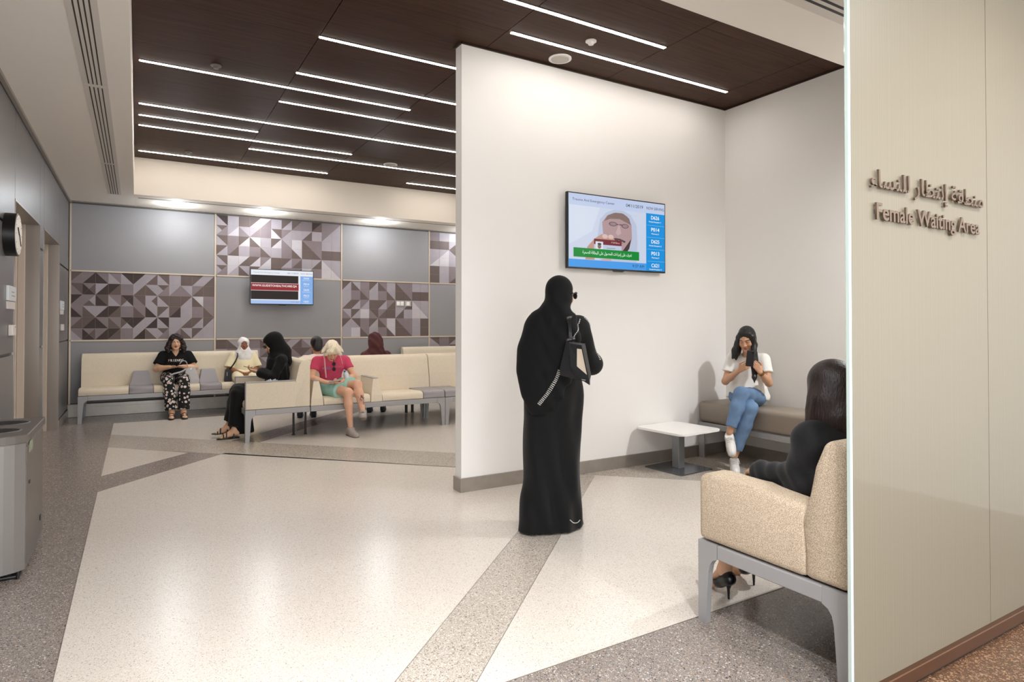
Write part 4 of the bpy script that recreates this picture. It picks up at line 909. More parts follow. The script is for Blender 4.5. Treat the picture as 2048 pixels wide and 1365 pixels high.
s.cap((.04, .0, 1.39), J['shL']+V(.02, -.01, -.0), .075, .058, .08); s.cap((.06, .0, 1.39), J['shR']+V(-.05, -.01, .0), .07, .055, .08); s.chain([J['shL']+V(.01, -.01, .0), (-.125, -.01, 1.20), (-.145, .0, 1.06), (-.15, .01, .97)], [.055, .062, .06, .015], .08)
s.chain([(-.03, -.07, 1.34), (-.04, -.10, 1.15), (-.04, -.12, .98), (-.05, -.13, .87), (-.06, -.13, .82)], [.11, .12, .10, .055, .01], .08, sq=((0, 1, 0), .45)); s.chain([(.06, -.06, 1.36), (.04, -.10, 1.2), (.01, -.12, 1.06)], [.09, .09, .05], .08, sq=((0, 1, 0), .45))
s.ell(HT(0, .095, -.015), (.058, .07, .078), HR, .01, 's')
s.disp(lambda X, Y, Z: ((.0045*np.sin(38*(Z*.9+X*1.1)+3*np.sin(X*6))+.003*np.sin(X*50-Z*38))*np.clip((1.60-Z)*9, .12, 1)*np.clip((X+.12)*9, .1, 1)).astype(np.float32))
scarf_ = mesh_obj('headscarf', s, mat('black_scarf', '0D0D0E', .8, spec=.2, bump=.1, bscale=400, sheen=.05), G, RM)
WT = mat('white_trim_stitch', 'C9C6C0', .6)
def beads(pts, nm, par, RM, on_, r=.0042, step=.014, rows=(0,), side=(1, 0, 0)):
    P_ = smooth_path(pts, 24); bm = bmesh.new(); acc = 0; last = P_[0]; S_ = []
    for p in P_[1:]:
        acc += (p-last).length; last = p
        if acc >= step: acc = 0; S_ += [RM @ (p+Vector(side)*o) for o in rows]
    best = [min((snap([p], o_)[0] for o_ in on_), key=lambda q: -(q[0]-Vector((0, 0, 1.2))).length if False else (q[0]-p).length) for p in S_]
    for c, n_ in best: t = bmesh.new(); bmesh.ops.create_cube(t, size=r*2); bmesh.ops.translate(t, vec=c, verts=t.verts); bm = merge(bm, t)
    return obj(nm, bm, WT, par)
def trim(px_, on_, rows, r, step=.012, nm='trim_stitching'):
    from mathutils.bvhtree import BVHTree
    T_ = [BVHTree.FromPolygons([v.co+WL[o.name] for v in o.data.vertices], [p.vertices[:] for p in o.data.polygons]) for o in on_]; O_ = Vector((0, 0, CAM_H)); pts = []
    for u, v in px_:
        d = (_F+_R*((u-1024)/FPX)+_U*((CYP-v)/FPX)).normalized(); hs = [h for h in (t.ray_cast(O_, d) for t in T_) if h[0] is not None]
        if hs: pts.append(min(hs, key=lambda h: h[3])[0])
        else: pts.append(min((t.find_nearest(O_+d*4.3) for t in T_), key=lambda h: h[3])[0])
    P_ = smooth_path(pts, 24); bm = bmesh.new(); acc = 0; last = P_[0]
    for p in P_[1:]:
        acc += (p-last).length; dr = p-last; last = p
        if acc >= step:
            acc = 0; sd = dr.cross(p-O_).normalized()
            for o in rows:
                q = min((t.find_nearest(p+sd*o) for t in T_), key=lambda h: h[3]); t = bmesh.new(); bmesh.ops.create_cube(t, size=r*2); bmesh.ops.translate(t, vec=q[0]+q[1]*.001, verts=t.verts); bm = merge(bm, t)
    return obj(nm, bm, WT, G)
trim([(1156, 630), (1159, 642), (1156, 658), (1149, 672), (1143, 682)], [robe_, scarf_], (0,), .0030, .010)
trim([(1120, 738), (1115, 752), (1106, 770), (1096, 786), (1086, 799), (1078, 809)], [robe_, scarf_], (-.008, .0, .008), .0028, .011)
trim([(1166, 634), (1176, 643), (1184, 660), (1190, 678), (1196, 696), (1200, 710), (1201, 722)], [robe_], (-.007, .007), .0028, .011)
trim([(1139, 1040), (1146, 1046), (1154, 1046), (1160, 1040)], [robe_], (0,), .0022, .005)
M_ = RM @ Matrix.Translation(Vector(H0)) @ Matrix(HR.tolist()).to_4x4(); glasses(G, M_, .034, .029, .024, .112)
# shoulder bag
hb = thing('shoulder_bag', 'black leather shoulder bag with a knotted strap and cream flap on the standing person', 'bag', tuple(RM @ Vector((.19, -.19, 1.03))))
LEA = mat('black_leather', '17171A', .32, bump=.15, bscale=90); A_ = RM @ Matrix.Translation((.165, -.215, 1.04)) @ Matrix.Diagonal((.9, .9, 1.28, 1)) @ Matrix.Rotation(math.radians(-16), 4, 'Z') @ Matrix.Rotation(math.radians(5), 4, 'Y')
def slabrings(a): return [[Vector(p) for p in r] for r in a]
obj('body', loft(slabrings([[(-.085, -.045, 0), (.105, -.045, -.01), (.105, .045, -.01), (-.085, .045, 0)], [(-.09, -.05, .03), (.11, -.05, .02), (.11, .05, .02), (-.09, .05, .03)], [(-.06, -.03, .17), (.06, -.03, .17), (.06, .03, .17), (-.06, .03, .17)]])), LEA, hb, A_)
obj('flap', loft(slabrings([[(-.03, -.062, .165), (.065, -.062, .165), (.065, -.034, .172), (-.03, -.034, .172)], [(.0, -.074, .05), (.135, -.070, .01), (.135, -.05, .01), (.0, -.05, .05)], [(.03, -.072, .015), (.14, -.070, -.02), (.14, -.054, -.02), (.03, -.054, .015)]])), LEA, hb, A_)
obj('flap_panel', loft(slabrings([[(.035, -.066, .145), (.068, -.066, .145), (.068, -.064, .145), (.035, -.064, .145)], [(.045, -.0765, .06), (.118, -.0745, .028), (.118, -.070, .028), (.045, -.070, .06)]])), mat('cream_leather', 'C9B9A6', .5), hb, A_, label='cream flap panel')
obj('logo_plate', bx((.085, -.0775, -.002), (.112, -.073, .003)), ALU, hb, A_)
obj('strap', ribbon(smooth_path([(.135, -.02, 1.445), (.13, -.11, 1.42), (.135, -.15, 1.38), (.14, -.18, 1.33), (.145, -.20, 1.28)]), [.052, .058, .056, .05, .046, .042, .038, .036, .034, .032, .03, .028, .026, .024, .022, .02, .02, .02, .02, .02, .02, .02, .02, .02, .03], .006, (1, .2, 0)), LEA, hb, RM)
obj('strap', ribbon(smooth_path([(.145, -.20, 1.275), (.145, -.225, 1.25), (.14, -.24, 1.21), (.13, -.25, 1.17)]), .035, .006, (1, -.3, 0)), LEA, hb, RM)
s = Sdf((.06, -.29, 1.18), (.24, -.13, 1.36), .004); s.ell((.145, -.205, 1.275), (.024, .020, .018), None, .0); s.cap((.125, -.215, 1.27), (.165, -.195, 1.28), .013, .011, .006); mesh_obj('knot', s, LEA, hb, RM)
for q in 'LR': shoe('shoe', G, RM, J['an'+q]-V(0, 0, .02), J['to'+q], mat('black_shoe', '111011', .35), BLACK, .005)

# ---- seated person in the white T-shirt in the niche
H_ = root('person in a white T-shirt and blue jeans sitting cross-legged on the niche bench', 5.22, 4.14); RM = RMat(5.22, 4.14, 112)
J = joints(pelvis=(.015, .0, .665), chest=(.0, .03, .93), neck=(0, .05, 1.08), shR=(.145, .045, 1.03), shL=(-.155, .035, 1.03), elR=(.190, .13, .80), elL=(-.220, .12, .805), wrR=(.005, .285, .925), wrL=(-.185, .265, .915),
           hpR=(.095, .03, .65), hpL=(-.085, .03, .655), knL=(-.045, .40, .715), anL=(.03, .50, .36), knR=(-.125, .37, .585), anR=(.01, .43, .125), head=(-.015, .115, 1.225))
HR = rot(2, 24, 3); hc = .98
ph = V(-.105, .335, 1.02)
build_body(H_, RM, J, .0042, 'olive', .92, hc, HR, hands=[(J['wrR'], (-.80, .25, .55), (-.25, -.9, .15), 1, dict(curl=.55, sc=.92)), (J['wrL'], (.45, .25, .85), (.5, -.85, -.1), -1, dict(curl=.75, sc=.92))], headkw=dict(closed=True), bare_feet=False)
s = Sdf((-.36, -.22, .55), (.34, .36, 1.17), .005); torso_cloth(s, J, .010, .90, 1., .04); sleeve(s, J, 'R', .60, .014, .92, flare=.016, k=.02); sleeve(s, J, 'L', .60, .014, .92, flare=.016, k=.02)
s.cap((0, .02, .85), (.0, .03, .70), .13, .165, .05, sq=((0, 1, 0), .85)); s.cap((-.13, .0, .72), (-.15, -.02, .66), .05, .05, .05); s.cap((.13, .0, .72), (.155, .01, .655), .06, .062, .05)
s.cut((0, 0, .628), (0, .25, -1)); s.ell((0, .075, 1.125), (.068, .075, .05), None, .006, 's')
s.disp(lambda X, Y, Z: (.0045*np.clip((.95-Z)*4, 0, 1)*np.sin(X*48+6*np.sin(Z*5)+Y*15)+.002*np.sin(X*30+Z*36)).astype(np.float32))
mesh_obj('t_shirt', s, mat('white_cotton', 'F1EEE9', .85, spec=.2, bump=.06, bscale=200), H_, RM)
s = Sdf((-.35, -.2, .08), (.3, .62, .86), .005); legs_cloth(s, J, .012, .92, 1.05, 1.86, .004)
s.disp(lambda X, Y, Z: (.0016*np.sin(70*Z+30*X+50*Y)*np.sin(25*X+18*Y)).astype(np.float32))
mesh_obj('jeans', s, mat('blue_denim', '6F8AAC', .85, noise=.16, nscale=9, bump=.25, bscale=350, spec=.15), H_, RM)
WS = mat('white_sneaker_leather', 'E9E6E2', .5)
a_ = J['anR']-V(0, 0, .045); toeR = V(-.055, .60, .028)
for ank, toe, up in ((a_, toeR, (0, 0, 1)), (J['anL']-V(0, -.005, .05), V(-.02, .60, .205), _n((0, .55, .83)))):
    base, d, up, tt, so_ = shoe('shoe', H_, RM, ank, toe, WS, mat('white_rubber', 'BFB8AF', .5), .004, .95, up)
    for k in range(5):
        c = np.asarray(ank)+d*(.040+.017*k)+up*(.030-.009*k)
        obj('lace', tube([Vector(c-tt*.022), Vector(c+up*.008), Vector(c+tt*.022)], .0028, 6), mat('white_lace', 'CFCAC3', .7), so_, RM)
    c = np.asarray(ank)+d*.05+up*.022; obj('lace', tube(smooth_path([Vector(c), Vector(c-tt*.03+up*.01), Vector(c-tt*.045-up*.02), Vector(c-tt*.03-up*.035)]), .002, 6), MATS['white_lace'], so_, RM)
    obj('lace', tube(smooth_path([Vector(c), Vector(c-tt*.02-up*.0), Vector(c-tt*.05-up*.035)]), .002, 6), MATS['white_lace'], so_, RM)
s = Sdf((-.26, -.12, .80), (.25, .33, 1.42), .0042); C = np.array(J['head']); HT = lambda x, y, z: C+HR @ np.array((x, y, z), np.float32)*hc
s.ell(HT(0, -.018, .040), (.080*hc, .100*hc, .086*hc), HR, .01); s.ell(HT(0, -.045, -.02), (.078, .070, .10), HR, .03)
for q in (-1, 1): s.chain([HT(q*.050, .044, .070), HT(q*.066, .034, .03)], [.010, .018], .035)
s.chain([HT(.066, .035, .03), HT(.082, .02, -.04), C+V(.10, .03, -.12), C+V(.125, .045, -.19)], [.024, .030, .034, .010], .02, sq=((0, 1, 0), .9)); s.chain([HT(.07, -.02, .0), C+V(.10, -.01, -.12), C+V(.09, .04, -.205)], [.034, .036, .008], .03)
s.chain([HT(-.066, .035, .03), HT(-.074, .04, -.05), C+V(-.085, .075, -.14), C+V(-.10, .105, -.25), C+V(-.115, .155, -.36), C+V(-.12, .17, -.41)], [.026, .028, .030, .030, .020, .004], .02); s.chain([C+V(-.095, .06, -.14), C+V(-.12, .085, -.24), C+V(-.13, .15, -.35)], [.022, .022, .006], .015)
s.ell(HT(0, .115, -.012), (.052, .060, .080), HR, .01, 's'); s.disp(hairfn(.0007, 240, 1))
mesh_obj('hair', s, HAIRM, H_, RM)
pn_ = phone(None, RM, (-.115, .345, 1.045), (-.08, -.12, 1), (0, -1, -.1), mat('phone_case_dark', '2B2A2B', .3), 'black smartphone with a clear edge held by the person in the white T-shirt')
d = _n(J['wrL']-J['elL']); u1 = _n(np.cross(d, (0, 1, 0))); u2 = np.cross(d, u1)
bm = bmesh.new()
for o in (-.022, -.012, 0): bm = tube([Vector(J['wrL']+d*o+u1*.029*math.cos(a)+u2*.027*math.sin(a)) for a in [2*math.pi*k/20 for k in range(21)]], .0025, 6, bm)
obj('bracelet', bm, mat('gold', 'B98B4A', .25, metal=1), H_, RM)

# ---- person with long dark hair in the black jacket, from behind
I_ = root('person with long dark hair and black jacket on the patterned bench, seen from behind', 2.64, 1.62); RM = RMat(2.64, 1.62, 0)
J = joints(pelvis=(.0, .02, .575), chest=(.0, .01, .83), neck=(0, .03, .965), shL=(-.165, .03, .885), shR=(.165, .0, .885), elL=(-.195, .05, .715), elR=(.22, .10, .68), wrL=(-.15, .30, .69), wrR=(.08, .30, .64),
           hpL=(-.09, .04, .56), hpR=(.09, .04, .56), knL=(-.11, .46, .52), knR=(.10, .47, .53), anL=(-.09, .555, .135), anR=(.16, .60, .135), toL=(-.055, .71, .03), toR=(.20, .755, .03), head=(.0, .035, 1.085))
build_body(I_, RM, J, .0055, 'olive', .95, .97, rot(-8, 12), hands=[(J['wrL'], (.4, .9, -.1), (.5, 0, -.8), -1, dict(curl=.5, sc=.9)), (J['wrR'], (-.5, .85, 0), (-.4, 0, -.8), 1, dict(curl=.5, sc=.9))], bare_feet='heel')
s = Sdf((-.36, -.24, .47), (.36, .42, 1.05), .0055); torso_cloth(s, J, .016, .95); sleeve(s, J, 'L', 1.95, .024, .95, flare=.004); sleeve(s, J, 'R', 1.95, .024, .95); s.cap((0, 0, .66), (0, .0, .56), .145, .15, .05, sq=((0, 1, 0), .85)); s.cap(J['neck']+V(-.03, 0, -.02), J['neck']+V(.03, 0, -.02), .062, .062, .03)
s.cap((-.11, -.02, .86), (-.13, .02, .60), .09, .10, .06); s.cap((-.165, .015, .845), (-.175, .04, .70), .075, .08, .05); s.disp(lambda X, Y, Z: (.004*np.sin(48*Z+30*Y+4*np.sin(X*9))+.0035*np.sin(75*Y-60*Z+X*20)*np.clip(1-abs(Z-.72)*7, 0, 1)).astype(np.float32)); s.cut((0, 0, .49), (0, 0, -1))
mesh_obj('jacket', s, mat('black_jacket', '131315', .75, spec=.3, bump=.12, bscale=300, sheen=.1), I_, RM)
s = Sdf((-.36, -.2, .12), (.36, .78, .75), .006); legs_cloth(s, J, .012, .95, 1., 1.78, .006); mesh_obj('trousers', s, mat('black_trousers', '0F0F11', .75), I_, RM)
s = Sdf((-.26, -.26, .70), (.26, .24, 1.30), .0048); C = np.array(J['head']); HR = rot(-8, 12)
HT = lambda x, y, z: C+HR @ np.array((x, y, z), np.float32)*.97
s.ell(HT(0, -.015, .04), (.088, .108, .092), HR, .01); s.chain([HT(-.03, -.02, .04), C+V(-.055, -.02, -.06), C+V(-.085, -.01, -.14), C+V(-.13, .02, -.20)], [.072, .078, .062, .012], .05); s.chain([HT(0, -.07, .03), C+V(-.02, -.10, -.1), C+V(.0, -.13, -.2), C+V(.03, -.145, -.33)], [.06, .07, .055, .010], .04)
s.chain([HT(-.03, -.06, .0), C+V(-.07, -.08, -.12), C+V(-.06, -.115, -.22), C+V(-.03, -.14, -.31)], [.06, .06, .04, .008], .04); s.chain([HT(.05, -.02, .04), C+V(.09, -.01, -.08), C+V(.11, .0, -.2)], [.05, .055, .02], .04); s.chain([C+V(.04, -.09, -.1), C+V(.07, -.12, -.25)], [.06, .012], .04)
s.ell(HT(0, .12, -.03), (.06, .06, .09), HR, .01, 's'); s.disp(lambda X, Y, Z: (.0016*np.sin(110*X+60*Y+2*np.sin(Z*9))*np.clip((1.16-Z)*9, 0, 1)).astype(np.float32))
mesh_obj('hair', s, HAIRB, I_, RM)
for q in 'LR':
    ank = J['an'+q]; toe = J['to'+q]; d = _n((toe-ank)*V(1, 1, 0)); c0 = (ank+toe)/2; HB = ank-d*.035-V(0, 0, .045)
    s = Sdf(c0-.2, c0+.2, .0035); s.cap(ank-d*.035-V(0, 0, .03), ank+d*.04-V(0, 0, .065), .036, .034, .02); s.cap(ank+d*.04-V(0, 0, .065), toe-d*.04+V(0, 0, .002), .036, .030, .02); s.cap(toe-d*.04+V(0, 0, .002), toe+d*.05-V(0, 0, .006), .03, .008, .02)
    s.cap(ank+V(0, 0, .05), ank+d*.045-V(0, 0, .03), .036, .038, .015, 's'); s.cap(ank+d*.045-V(0, 0, .03), toe-d*.045+V(0, 0, .035), .034, .026, .015, 's')
    tan = np.array(lin('A87850')[:3], np.float32); bl = np.array(lin('101012')[:3], np.float32)
    def cf(P_, d=d, HB=HB): f_ = ((P_-HB) @ d); return np.where((f_ > .075)[:, None], tan[None], bl[None])
    so_ = mesh_obj('shoe', s, mat('two_tone_leather', '101012', .3, vcol=True), I_, RM, cf)
    hp_ = HB-d*.002; obj('stiletto_heel', tube([Vector(hp_), Vector(hp_+V(0, 0, -.04)+d*.006), Vector((hp_[0]+d[0]*.004, hp_[1]+d[1]*.004, 0))], .01, 10, rs=[.02, .0075, .0045]), BLACK, so_, RM)

# ---- A: black tee and floral trousers on the long bench
A1 = root('person in a black T-shirt with white letters and floral trousers on the long cream bench', .50, 10.75); RM = RMat(.50, 10.75, 180)
J = joints(pelvis=(0, .02, .575), chest=(0, .0, .81), neck=(0, .02, .93), shR=(.165, .0, .885), shL=(-.165, .0, .885), elR=(.25, .07, .70), elL=(-.25, .07, .70), wrR=(.085, .24, .73), wrL=(-.085, .24, .735),
           hpR=(.10, .05, .56), hpL=(-.10, .05, .56), knR=(.105, .40, .53), knL=(-.10, .40, .53), anR=(.065, .46, .09), anL=(-.085, .49, .09), toR=(.075, .60, .025), toL=(-.095, .63, .025), head=(0, .045, 1.09))
HR = rot(0, 2); build_body(A1, RM, J, .0062, 'light', .95, .97, HR, 1.25, 1.12, hands=[(J['wrR'], (-.95, .25, .1), (0, -.4, .6), -1, dict(curl=.9, sc=.9)), (J['wrL'], (.95, .25, .1), (0, -.4, .6), 1, dict(curl=.9, sc=.9))])
s = Sdf((-.40, -.22, .5), (.40, .32, 1.0), .007); torso_cloth(s, J, .014, .95, 1.15); s.cap((0, .02, .72), (0, .03, .58), .16, .165, .05, sq=((0, 1, 0), .9))
for q in 'RL':
    sleeve(s, J, q, .70, .018, .95, 1.2, flare=.012)
s.cap((0, .06, .98), (0, .10, .90), .062, .02, .01, 's'); s.disp(folds(.003, 30)); s.cut((0, 0, .56), (0, 0, -1)); mesh_obj('t_shirt', s, mat('black_tee', '141415', .85, spec=.2), A1, RM)
for ch, xx, col in zip('F R I E N D S'.split(), (.092, .062, .033, .008, -.026, -.060, -.090), ('C9A0A0', 'F2F2F2', 'F2F2F2', 'F2F2F2', 'F2F2F2', 'F2F2F2', 'E8E8E8')):
    bm = text_bm(ch, .046, off=.02, ext=.03, center=True); bm.transform(Matrix.Translation((-xx, -.175+.02*abs(xx)/.09, .808)) @ FACE_S); obj('shirt_letter', bm, mat('letter_'+col, col, .7), A1, MZ((.50, 10.75, 0), 0))
s = Sdf((-.36, -.2, .09), (.36, .66, .76), .007); legs_cloth(s, J, .016, .95, 1.12, 1.92, .034); s.disp(folds(.004, 34)); mesh_obj('trousers', s, None, A1, RM)
def floral():
    m = bpy.data.materials.new('floral_cloth'); m.use_nodes = True; N = m.node_tree.nodes; L = m.node_tree.links; b = N['Principled BSDF']; b.inputs['Roughness'].default_value = .85
    tc = N.new('ShaderNodeTexCoord'); v = N.new('ShaderNodeTexVoronoi'); v.inputs['Scale'].default_value = 21; L.new(tc.outputs['Object'], v.inputs['Vector'])
    nz = N.new('ShaderNodeTexNoise'); nz.inputs['Scale'].default_value = 60; L.new(tc.outputs['Object'], nz.inputs[0]); ad = N.new('ShaderNodeMath'); ad.operation = 'MULTIPLY_ADD'; L.new(nz.outputs[0], ad.inputs[0]); ad.inputs[1].default_value = .35; L.new(v.outputs['Distance'], ad.inputs[2])
    rp = N.new('ShaderNodeValToRGB'); L.new(ad.outputs[0], rp.inputs[0]); e = rp.color_ramp.elements; rp.color_ramp.interpolation = 'CONSTANT'; e[0].position = 0; e[0].color = lin('5A3030'); e[1].position = .27; e[1].color = lin('EADFD6')
    for p, c in ((.40, 'D9A6A0'), (.46, 'E9E0D8'), (.56, '38443A'), (.62, '151315')): q = e.new(p); q.color = lin(c)
    L.new(rp.outputs[0], b.inputs['Base Color']); return m
bpy.data.objects['trousers.001'].data.materials.append(floral()) if 'trousers.001' in bpy.data.objects else None
def curly(par, RM, C, HR, sc, m, long=.13, wid=1., h=.006, amp=.006):
    s = Sdf(C-.24, C+.2, h); HT = lambda x, y, z: C+HR @ np.array((x, y, z), np.float32)*sc
    s.ell(HT(0, -.02, .045), (.086, .105, .088), HR, .01); s.ell(HT(0, -.04, -.02), (.095*wid, .07, .11), HR, .03)
    for q in (-1, 1): s.chain([HT(q*.02, .06, .105), HT(q*.062, .045, .06), HT(q*.085*wid, .02, -.02), HT(q*.100*wid, .015, -.08), HT(q*.095*wid, .02, -long)], [.02, .03, .034, .04, .028], .02)
    s.ell(HT(0, .115, -.012), (.055, .062, .082), HR, .01, 's'); s.disp(lambda X, Y, Z: (amp*np.sin(X*90+3*np.sin(Z*40))*np.sin(Z*80+Y*60)).astype(np.float32)); return mesh_obj('hair', s, m, par, RM)
curly(A1, RM, np.array(J['head']), HR, .97, HAIRB, .15, 1.1)
phone(None, RM, (0, .285, .765), (0, .75, .65), (0, -.6, .8), None, 'black smartphone held by the person in floral trousers')
def sandals(par, RM, J, m, n=3):
    for q in 'LR':
        a, b = J['an'+q], J['to'+q]; d = _n((b-a)*V(1, 1, 0)); tt = np.cross(d, (0, 0, 1)); hz = a[2]-.085
        s = Sdf(np.minimum(a, b)-.12, np.maximum(a, b)+.1, .005); s.cap(a*V(1, 1, 0)-d*.03+V(0, 0, hz+.006), b*V(1, 1, 0)+d*.015+V(0, 0, hz+.006), .035, .038, 0); s.cut((0, 0, hz+.001), (0, 0, -1)); s.cut((0, 0, hz+.012), (0, 0, 1)); t_ = mesh_obj('sandal', s, m, par, RM, smooth_it=0)
        for k in range(n):
            f = (.85, .62, .05)[k] if n == 3 else k/n; c = a*(1-f)+b*f; zc = c[2]+(.02, .03, .01)[k % 3]; w_ = .036
            obj('strap', ribbon(smooth_path([Vector(c+tt*w_+V(0, 0, -c[2]+hz+.008)), Vector((c+tt*.028)[:2].tolist()+[zc]), Vector((c-tt*.028)[:2].tolist()+[zc]), Vector(c-tt*w_+V(0, 0, -c[2]+hz+.008))], 4), .014, .005, tuple(d)), m, t_, RM)
sandals(A1, RM, J, mat('black_strap', '15110F', .5))
# her handbag
hg = thing('handbag', 'light grey handbag beside the person in floral trousers', 'bag', (.69, 10.60, .48)); GB = mat('grey_leather', 'BDB9B8', .45)
obj('body', loft(slabrings([[(.61, 10.50, .475), (.80, 10.50, .475), (.80, 10.63, .475), (.61, 10.63, .475)], [(.60, 10.50, .53), (.81, 10.50, .53), (.81, 10.63, .53), (.60, 10.63, .53)], [(.635, 10.545, .71), (.75, 10.545, .72), (.75, 10.60, .72), (.635, 10.60, .71)]])), GB, hg)
obj('handle', tube(smooth_path([(.66, 10.55, .70), (.63, 10.50, .80), (.58, 10.45, .82), (.54, 10.44, .78)]), .006), GB, hg); obj('strap', ribbon(smooth_path([(.64, 10.54, .70), (.56, 10.47, .66), (.46, 10.43, .635), (.40, 10.45, .60)]), .02, .006, (0, .3, 1)), GB, hg); obj('clasp', bx((.685, 10.535, .68), (.705, 10.545, .71)), ALU, hg)

# ---- B: white headscarf
B1 = root('person in a white headscarf and pale yellow top at the long bench end', 1.45, 10.75); RM = RMat(1.45, 10.75, 180)
J = joints(pelvis=(0, .02, .565), chest=(0, .0, .78), neck=(0, .02, .90), shR=(.14, .0, .855), shL=(-.14, .0, .855), elR=(.215, .06, .66), elL=(-.20, .06, .66), wrR=(.06, .25, .61), wrL=(-.07, .25, .61),
           hpR=(.09, .05, .55), hpL=(-.09, .05, .55), knR=(.11, .42, .52), knL=(-.11, .42, .52), anR=(.08, .47, .09), anL=(-.08, .47, .09), toR=(.08, .6, .03), toL=(-.08, .6, .03), head=(0, .04, 1.04))
HR = rot(0, 0); build_body(B1, RM, J, .0065, 'brown', .92, .93, HR, hands=[(J['wrR'], (-.9, .3, -.1), (0, 0, -1), 1, dict(curl=.5, sc=.85)), (J['wrL'], (.9, .3, -.1), (0, 0, -1), -1, dict(curl=.5, sc=.85))])
YEL = mat('pale_yellow_cloth', 'EFE3BE', .85); WSC = mat('white_scarf', 'F2EFEC', .85)
s = Sdf((-.36, -.22, .45), (.36, .34, .96), .007); torso_cloth(s, J, .016, .92, 1.05); s.cap((0, .03, .7), (0, .06, .56), .15, .16, .05); s.disp(folds(.004, 30)); s.cut((0, 0, .49), (0, 0, -1))
for q in 'RL':
    sleeve(s, J, q, .92, .022, .92, 1.1, flare=.022)
mesh_obj('tunic', s, YEL, B1, RM)
s = Sdf((-.3, -.15, .09), (.3, .58, .70), .008); legs_cloth(s, J, .02, .92, 1.05, 1.85, .03); s.cap((-.08, .16, .58), (.08, .16, .58), .075, .075, .05); mesh_obj('skirt', s, YEL, B1, RM)
def hijab(par, RM, C, HR, sc, m, J, low, h=.0055, face=True, wide=.11, amp=.0035, back=False):
    s = Sdf(np.minimum(C-.2, V(-.26, -.24, low-.05)), np.maximum(C+.2, V(.26, .3, C[2])), h); HT = lambda x, y, z: C+HR @ np.array((x, y, z), np.float32)*sc
    s.ell(HT(0, -.015, .032), (.090*sc, .110*sc, .098*sc), HR, .02); s.ell(HT(0, -.005, -.055), (.083*sc, .090*sc, .10*sc), HR, .03); sh = (J['shR']+J['shL'])/2
    s.cap(HT(0, 0, -.10), sh+V(0, .02, .02), .075, wide, .04); s.cap(J['shR']*.85+J['shL']*.15+V(0, 0, .015), J['shL']*.85+J['shR']*.15+V(0, 0, .015), .06, .06, .04)
    s.cap(sh+V(0, .06, 0), V(sh[0], sh[1]+.10, low), wide+.01, .07, .05, sq=((0, 1, 0), .6)); s.disp(lambda X, Y, Z: (amp*np.sin(45*(Z+abs(X)*.8)+4*np.sin(X*11))+amp*.5*np.sin(X*60-Z*35)).astype(np.float32))
    if back: s.chain([HT(0, -.06, .04), V(0, -.075, 1.02), V(0, -.085, .90), V(0, -.08, .8)], [.085, .082, .08, .03], .05)
    if face: s.ell(HT(0, .105, -.015), (.054*sc, .075*sc, .075*sc), HR, .006, 's')
    return mesh_obj('headscarf', s, m, par, RM)
hijab(B1, RM, np.array(J['head']), HR, .93, WSC, J, .74)
hb = thing('handbag', 'small black handbag hanging beside the person in the white headscarf', 'bag', (1.22, 10.66, .48))
obj('body', loft(slabrings([[(1.16, 10.60, .475), (1.27, 10.60, .475), (1.27, 10.70, .475), (1.16, 10.70, .475)], [(1.175, 10.61, .66), (1.255, 10.61, .66), (1.255, 10.68, .66), (1.175, 10.68, .66)]])), LEA, hb)
obj('strap', ribbon(smooth_path([(1.23, 10.62, .65), (1.30, 10.57, .76), (1.345, 10.60, .86), (1.35, 10.68, .925), (1.34, 10.78, .93)]), .022, .006, (1, .2, 0)), LEA, hb); obj('buckle', bx((1.195, 10.598, .56), (1.205, 10.604, .62)), ALU, hb)
for q in 'LR': shoe('shoe', B1, RM, J['an'+q]-V(0, 0, .02), J['to'+q], mat('beige_shoe', 'B9A58C', .5), None, .007)

# ---- C: black abaya in profile
C1 = root('person in a black robe and headscarf sitting in profile facing left with a phone', 1.50, 8.20); RM = RMat(1.50, 8.20, 90)
J = joints(pelvis=(0, .02, .575), chest=(0, .0, .84), neck=(0, .03, .985), shR=(.155, -.02, .93), shL=(-.155, -.02, .93), elR=(.20, .07, .72), elL=(-.19, .08, .72), wrR=(.05, .21, .775), wrL=(-.03, .24, .79),
           hpR=(.09, .05, .56), hpL=(-.09, .05, .56), knR=(.05, .46, .56), knL=(-.08, .46, .53), anR=(.05, .55, .13), anL=(-.07, .50, .09), toR=(.08, .68, .045), toL=(-.07, .64, .025), head=(0, .06, 1.125))
HR = rot(0, 26); build_body(C1, RM, J, .0062, 'light', .95, .97, HR, hands=[(J['wrR'], (-.35, .9, .15), (-.3, 0, .9), -1, dict(curl=.8, sc=.95)), (J['wrL'], (.25, .9, .2), (.3, 0, .9), 1, dict(curl=.8, sc=.95))], headkw=dict(closed=True))
s = Sdf((-.34, -.24, .03), (.34, .66, 1.05), .007); torso_cloth(s, J, .012, .92); sleeve(s, J, 'R', 1.72, .016, .95, flare=.022); sleeve(s, J, 'L', 1.72, .016, .95, flare=.022); s.cap((0, 0, .9), (0, -.01, .58), .125, .15, .05)
legs_cloth(s, J, .016, .95, 1.0, 1.85, .02); s.cap((0, .20, .55), (0, .42, .54), .10, .10, .06); s.cap((0, .42, .52), (0, .44, .12), .10, .10, .06); s.cap((.06, .38, .5), (.05, .36, .07), .07, .10, .06); s.disp(folds(.006, 34)); s.cut((0, 0, .045), (0, 0, -1)); mesh_obj('robe', s, BLACKCLOTH, C1, RM)
hijab(C1, RM, np.array(J['head']), HR, .98, MATS['black_scarf'], J, .83, wide=.095, back=True)
phone(None, RM, (.0, .315, .835), (0, .9, .25), (0, -.25, .95), mat('gold_case', 'A98350', .3), 'gold edged smartphone held by the person in the black robe')
Cc = np.array(J['head']); M_ = RM @ Matrix.Translation(Vector(Cc)) @ Matrix(HR.tolist()).to_4x4()
